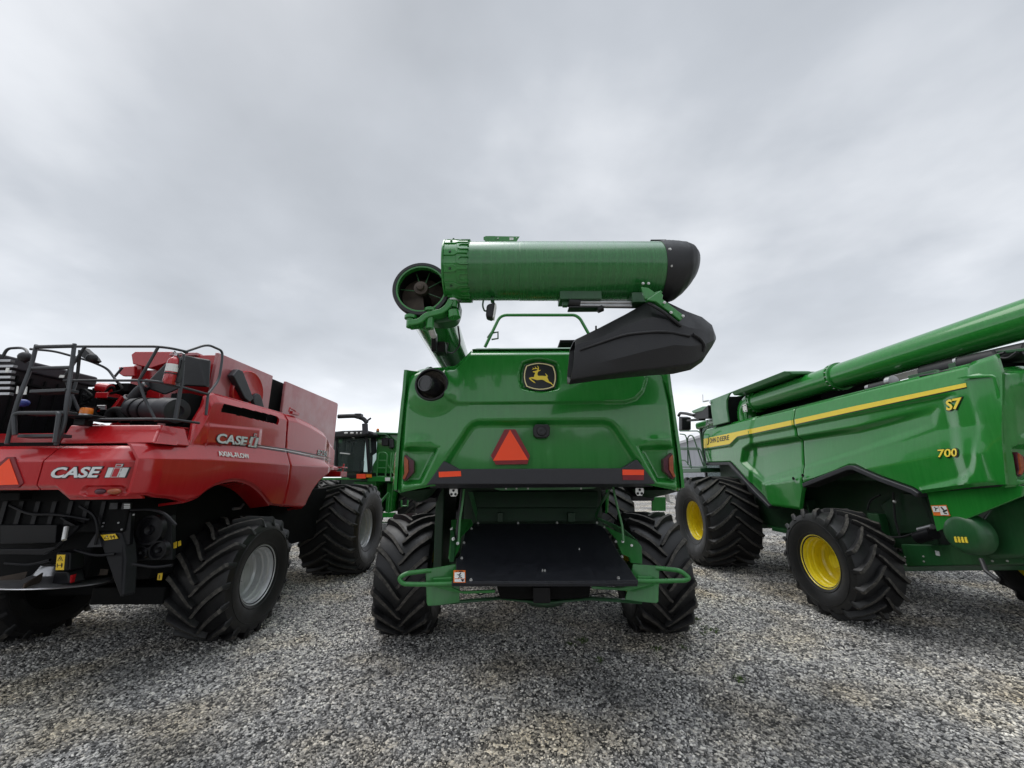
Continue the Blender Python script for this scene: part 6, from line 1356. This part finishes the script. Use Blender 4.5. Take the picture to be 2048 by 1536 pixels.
# ------------------------------------------------------------------ green combine facing us in the row behind
YD = 13.6
M['seat'] = plain('worn_seat_cloth', (0.10, 0.11, 0.10), 0.8)
far = thing('combine_harvester', 'green combine showing its cab front and amber beacons behind the red one', 'combine harvester', (-5.45, 15.6, 0), 'combine harvesters parked in a row')
def D(px, py, Y=YD): return atY(px, py, Y)
def dplate(name, pts, Y, dep, mat, bev=0.02, par=far):
    mb = MB(); mb.prism([D(x, y, Y) for x, y in pts], (0, dep, 0)); return mb.build(name, mat, par, bevel=bev)
cab = dplate('cab', [(676, 876), (733, 876), (737, 944), (672, 944)], YD, 1.6, M['glass'], 0.04)
mb = MB(); mb.box(D(640, 945, YD+1.5), D(736, 872, YD+1.62)); mb.box(D(680, 944, YD+0.5), D(712, 905, YD+1.1)); mb.box(D(691, 912, YD+0.55), D(706, 886, YD+0.8)); mb.build('seat', M['seat'], cab, bevel=0.05)
mb = MB(); mb.box(D(717, 946, YD+0.02), D(730, 922, YD+0.4)); mb.build('console', M['trim'], cab, bevel=0.02)
rf = dplate('cab_roof', [(640, 866), (684, 861), (730, 860), (745, 863), (747, 871), (640, 877)], YD-0.25, 2.1, M['black_plastic'], 0.06)
for px_ in (692, 704, 714, 722):
    p = D(px_, 866, YD-0.27); mb = MB(); mb.sphere(p, 1.0, 14, sc=(0.07 if px_ < 710 else 0.035, 0.03, 0.035)); mb.build('roof_lamp', M['white'], rf)
mb = MB()
for x0, y0, x1, y1 in ((733, 872, 738, 946), (674, 872, 671, 946)): mb.tube([D(x0, y0, YD-0.03), D(x1, y1, YD-0.03)], 0.045, 10)
mb.build('cab_post', M['black_metal'], cab)
mb = MB(); mb.tube([D(687, 871, YD-0.06), D(692, 870, YD-0.06), D(709, 876, YD-0.06)], 0.018, 8); mb.tube([D(680, 906, YD-0.06), D(700, 908, YD-0.06)], 0.02, 8); mb.build('wiper', M['white'], cab)
mb = MB(); mb.tube([D(676, 833, YD-0.4), D(700, 832, YD-0.4), D(712, 832, YD-0.4), D(728, 838, YD-0.3), D(734, 846, YD-0.3)], 0.075, 12, round_r=0.2); mb.box(D(708, 836, YD-0.45), D(727, 829, YD-0.2)); mb.tube([D(734, 842, YD-0.3), D(742, 836, YD-0.3)], 0.035, 8); mb.build('mirror_arm', M['black_plastic'], far, bevel=0.02)
mb = MB(); mb.prism([D(723, 847, YD-0.4), D(734, 846, YD-0.4), D(735, 868, YD-0.4), D(724, 870, YD-0.4)], (0, 0.12, 0)); mb.build('mirror', M['trim'], far, bevel=0.03)
for px_, py_, Y_ in ((686.5, 831, YD-0.4), (755.5, 862, YD+0.6)):
    p = D(px_, py_, Y_); mb = MB(); mb.lathe([(0.05, 0), (0.055, 0.04), (0.045, 0.10), (0.0001, 0.12)] if px_ > 700 else [(0.06, 0), (0.06, 0.04), (0.0001, 0.06)], p-Vector((0, 0, 0.02)), (0, 0, 1), 20); mb.build('beacon', M['amber'], far)
mb = MB(); mb.box(D(752, 867, YD+0.55), D(759, 861, YD+0.65)); mb.build('beacon_base', M['black_plastic'], far)
dplate('side_body', [(741, 872), (755, 865), (830, 866), (830, 948), (742, 946), (741, 938), (752, 918), (754, 880)], YD+0.5, 4.5, M['green'])
dplate('side_window', [(742, 875), (752, 874), (753, 905), (743, 912)], YD+0.45, 0.03, M['decal_black'], 0.005)
dplate('side_glass', [(736, 874), (741, 874), (742, 905), (738, 906)], YD+0.4, 0.03, M['white'], 0.005)
dplate('roof_edge', [(745, 864), (830, 866), (830, 869), (745, 868)], YD+0.3, 0.2, M['green_tank'])
dplate('mirror_housing', [(776, 876), (786, 877), (787, 896), (778, 898)], YD+0.3, 0.2, M['black_plastic'], 0.05); dplate('air_screen', [(763, 875), (777, 876), (777, 892), (763, 891)], YD+0.42, 0.06, M['black_plastic'])
mb = MB(); mb.tube([D(745, 868, YD+0.3), D(772, 869, YD+0.3), D(780, 876, YD+0.3)], 0.03, 8, round_r=0.1); mb.build('mirror_bracket', M['green_dark'], far)
mb = MB(); mb.tube([D(753, 960, YD+0.1), D(757, 905, YD+0.1), D(770, 905, YD+0.1), D(775, 910, YD+0.1), D(770, 962, YD+0.1)], 0.028, 10, round_r=0.1)
for py_ in (921, 936, 953): mb.tube([D(755, py_, YD+0.1), D(773, py_, YD+0.1)], 0.022, 8)
mb.build('ladder', M['green_bright'], far)
mb = MB()
for pts in ([(783, 905), (781, 958)], [(788, 905), (783, 945)], [(776, 930), (789, 950)]): mb.tube([D(x, y, YD+0.1) for x, y in pts], 0.022, 8)
mb.build('hand_rail', M['green'], far)
mb = MB(); mb.prism([D(735, 953, YD), D(790, 954, YD), D(790, 963, YD), D(735, 963, YD)], (0, 0.8, 0)); mb.build('step_platform', M['green'], far, bevel=0.01)
dplate('step_light', [(770, 955), (780, 955), (780, 962), (770, 962)], YD-0.03, 0.03, M['white'], 0.005)
mb = MB(); mb.prism([D(692, 951, YD-0.1), D(736, 949, YD-0.1), D(736, 956, YD-0.1), D(700, 958, YD-0.1)], (0, 0.4, 0)); mb.build('front_bumper', M['black_metal'], far)
dplate('front_reflector', [(713, 948), (731, 948), (731, 957), (713, 957)], YD-0.14, 0.03, M['orange'], 0.003); dplate('front_marker', [(732, 948), (743, 948.5), (743, 955), (732, 955)], YD-0.14, 0.03, M['amber'], 0.003)
mb = MB(); mb.box(D(640, 960, YD-0.1), D(738, 955, YD+0.6)); mb.build('cab_floor', M['green'], far, bevel=0.02)
mb = MB(); mb.box(D(700, 1046, YD+0.3), D(772, 962, YD+1.4)); mb.box(D(770, 1025, YD+0.6), D(800, 965, YD+1.5)); mb.build('feeder_house', M['green'], far, bevel=0.03)
mb = MB(); mb.tube([D(755, 1012, YD+0.2), D(778, 985, YD+0.2)], 0.05, 8); mb.box(D(763, 1035, YD+0.1), D(792, 1025, YD+0.3)); mb.box(D(776, 1030, YD+0.1), D(780, 985, YD+0.2)); mb.box(D(757, 1046, YD+0.1), D(786, 1043, YD+0.5)); mb.build('front_frame', M['green'], far, bevel=0.01)
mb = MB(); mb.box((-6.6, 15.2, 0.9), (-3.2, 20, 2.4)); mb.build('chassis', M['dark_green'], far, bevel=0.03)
for sg in (-1, 1):
    wheel('front_jd', far, (sg*1.85, 0.0, 1.06), sg < 0); wheel('rear_v', far, (sg*1.7, 3.6, 0.8), sg < 0)
mb = MB(); mb.tube([D(803, 1000, 12.6), D(803, 1012, 12.6), D(815, 1012, 12.6), D(816, 1000, 12.6)], 0.03, 8); mb.build('step_loop', M['green_bright'], far)
# ------------------------------------------------------------------ pale gabled shed beyond the right gap
YS = 46.0
shed = thing('shed', 'pale grey gabled metal shed in the distance behind the green platform rails', 'shed', (24, YS, 0))
xa_, xb_ = atY(1345, 900, YS).x, atY(1345, 900, YS).x+22; ze_ = atY(1362, 893, YS).z; zr = ze_+3.2
mb = MB(); mb.prism([(xa_, YS, 0), (xb_, YS, 0), (xb_, YS, ze_), ((xa_+xb_)/2, YS, zr), (xa_, YS, ze_)], (0, 30, 0)); mb.build('wall', M['shed_wall'], shed)
mb = MB()
for sx, ex_ in ((xa_-0.5, (xa_+xb_)/2), (xb_+0.5, (xa_+xb_)/2)):
    mb.prism([(sx, YS-0.4, ze_-0.10), (ex_, YS-0.4, zr+0.05), (ex_, YS-0.4, zr+0.35), (sx, YS-0.4, ze_+0.2)], (0, 30.8, 0))
mb.build('roof', M['shed_roof'], shed)
mb = MB()
for k in range(40): mb.box((xa_+0.3+k*0.55, YS-0.03, 0.1), (xa_+0.36+k*0.55, YS, ze_-0.1))
mb.build('sheet_rib', M['shed_wall'], shed)
mb = MB(); mb.box((xa_+4, YS-0.06, 0.02), (xa_+9, YS-0.02, 4.2)); mb.build('sliding_door', M['shed_roof'], shed)
# ------------------------------------------------------------------ weeds between the stones
def weeds():
    rng = random.Random(11); mb = MB()
    spots = [(1395, 1240), (1388, 1247), (1410, 1256), (1420, 1262), (1402, 1268), (1435, 1262), (1375, 1258), (1166, 1281), (1140, 1290), (1200, 1322), (1312, 1298), (1480, 1360), (1365, 1296), (1160, 1284), (1308, 1262), (1850, 1140), (1880, 1135)]
    for px_, py_ in spots:
        c = atZ(px_, py_, 0.0)
        for k in range(rng.randint(24, 60)):
            a = rng.uniform(0, 6.28); rr_ = abs(rng.gauss(0, 0.05)); b = c+Vector((math.cos(a)*rr_, math.sin(a)*rr_, 0.0)); h = rng.uniform(0.02, 0.055); w_ = rng.uniform(0.003, 0.006); d = Vector((rng.gauss(0, 0.5), rng.gauss(0, 0.5), 1)).normalized(); s_ = Vector((-d.y, d.x, 0)); s_ = s_.normalized()*w_ if s_.length > 1e-4 else Vector((w_, 0, 0))
            mb.add([b-s_, b+s_, b+d*h*0.6+s_*0.8, b+d*h+Vector((0, 0, -0.006)), b+d*h*0.6-s_*0.8], [(0, 1, 2, 3, 4)])
    o = mb.build('weeds', plain('weed_leaf', (0.055, 0.095, 0.018), 0.6, var=0.4, scale=8), smooth=0); o['kind'] = 'stuff'; o['label'] = 'small green weeds sprouting through the gravel'
weeds()
# distant belt of trees behind the camera, seen only as reflections in the paint
def belt():
    rng = np.random.default_rng(2); mb = MB(); V = []; F = []
    n = 9000; x = rng.uniform(-160, 160, n); h = 7+3*np.sin(x*0.11)+2.5*np.sin(x*0.047+1)+2*np.sin(x*0.31); z = rng.random(n)**0.8*h; y = -75-rng.random(n)*8; s = rng.uniform(0.5, 1.3, n)
    P = np.stack([x, y, z], 1); A = rng.normal(size=(n, 3)); A /= np.linalg.norm(A, axis=1)[:, None]; B = np.cross(A, rng.normal(size=(n, 3))); B /= np.linalg.norm(B, axis=1)[:, None]
    A *= s[:, None]; B *= s[:, None]
    vs = np.stack([P-A-B, P+A-B, P+A+B, P-A+B], 1).reshape(-1, 3)
    mb.v = [tuple(v) for v in vs]; mb.f = [(4*i, 4*i+1, 4*i+2, 4*i+3) for i in range(n)]; mb.mi = [0]*n
    o = mb.build('far_tree_belt', plain('far_foliage', (0.05, 0.075, 0.03), 0.8, var=0.4, scale=0.5), smooth=0); o['kind'] = 'stuff'; o['label'] = 'distant belt of trees across the yard'
belt()
# ------------------------------------------------------------------ every separate fitting becomes an object of its own
SPLIT = {'grain_tank', 'actuator_mount', 'hinge_pin', 'pin_washer', 'grain_sensor', 'deck_fitting', 'lift_strut', 'hydraulic_hose', 'engine_frame', 'engine_bracket', 'engine_pipe', 'deck_bracket', 'air_duct', 'hose_clamp', 'wiper', 'cab_post', 'front_frame', 'chassis', 'casting_bolt', 'bracket_bolt', 'boot_bolt', 'tailboard_bolt', 'cover_bolt', 'pivot_bolt', 'beam_bolt', 'plate_bolt', 'frame_bolt', 'lifting_lug', 'casting_rib', 'casting_finger', 'spout_rib', 'platform_rail', 'brake_hose', 'deck_hose', 'brake_pipe', 'hinge_hole', 'panel_latch', 'seat', 'antenna', 'cooler_line', 'housing_rib', 'belt_guard_end', 'spreader_bat', 'spreader_drive', 'side_shield', 'chopper_board', 'chopper_wall', 'tank_interior', 'inner_body', 'rear_axle', 'front_axle', 'hand_rail', 'mirror_arm', 'boot_clamp', 'front_step', 'lamp_bracket', 'clamp_band', 'spinner_symbol', 'round_rib', 'engine_block', 'intake_hose', 'swing_cylinder', 'cab_frame', 'sheet_rib', 'roof', 'bearing_spoke', 'tank_side', 'tank_flap', 'rear_railing', 'gate_rail', 'chopper_clutter', 'label_text', 'reflective_patch', 'actuator_motor', 'pipe_hose', 'sticker_face'}
def split_loose(o):
    me = o.data; n = len(me.vertices)
    ed = np.empty(len(me.edges)*2, int); me.edges.foreach_get('vertices', ed); ed = ed.reshape(-1, 2)
    lab = np.arange(n)
    while True:
        m = np.minimum(lab[ed[:, 0]], lab[ed[:, 1]]); old = lab.copy()
        np.minimum.at(lab, ed[:, 0], m); np.minimum.at(lab, ed[:, 1], m); lab = lab[lab]
        if (lab == old).all(): break
    ids = np.unique(lab)
    if len(ids) < 2 or len(ids) > 400: return
    co = np.empty(n*3); me.vertices.foreach_get('co', co); co = co.reshape(-1, 3)
    bb = [(co[lab == i].min(0)-0.004, co[lab == i].max(0)+0.004) for i in ids]; grp = list(range(len(ids)))
    def root(a):
        while grp[a] != a: a = grp[a]
        return a
    for a in range(len(ids)):
        for b in range(a):
            if (bb[a][0] <= bb[b][1]).all() and (bb[b][0] <= bb[a][1]).all(): grp[root(a)] = root(b)
    gs = sorted({root(a) for a in range(len(ids))})
    if len(gs) < 2: return
    vg = np.zeros(n, int)
    for a, i in enumerate(ids): vg[lab == i] = root(a)
    base = o.name.split('.')[0]
    for g in gs[1:]+gs[:1]:
        bm = bmesh.new(); bm.from_mesh(me); bm.verts.ensure_lookup_table()
        bmesh.ops.delete(bm, geom=[v for v in bm.verts if vg[v.index] != g], context='VERTS')
        m2 = bpy.data.meshes.new(base); bm.to_mesh(m2); bm.free()
        for mt in me.materials: m2.materials.append(mt)
        if g == gs[0]: o.data = m2
        else:
            c = o.copy(); c.data = m2; COL.objects.link(c); c.parent = o.parent; c.name = base
def depth_of(o):
    k = 0
    while o.parent is not None: o = o.parent; k += 1
    return k
for o in [o for o in SC.objects if o.type == 'MESH' and depth_of(o) > 2]:
    p = o.parent
    while depth_of(p) > 1: p = p.parent
    o.parent = p
for o in [o for o in SC.objects if o.type == 'MESH' and o.parent is not None and o.name.split('.')[0] in SPLIT]:
    if o.children: continue
    split_loose(o)
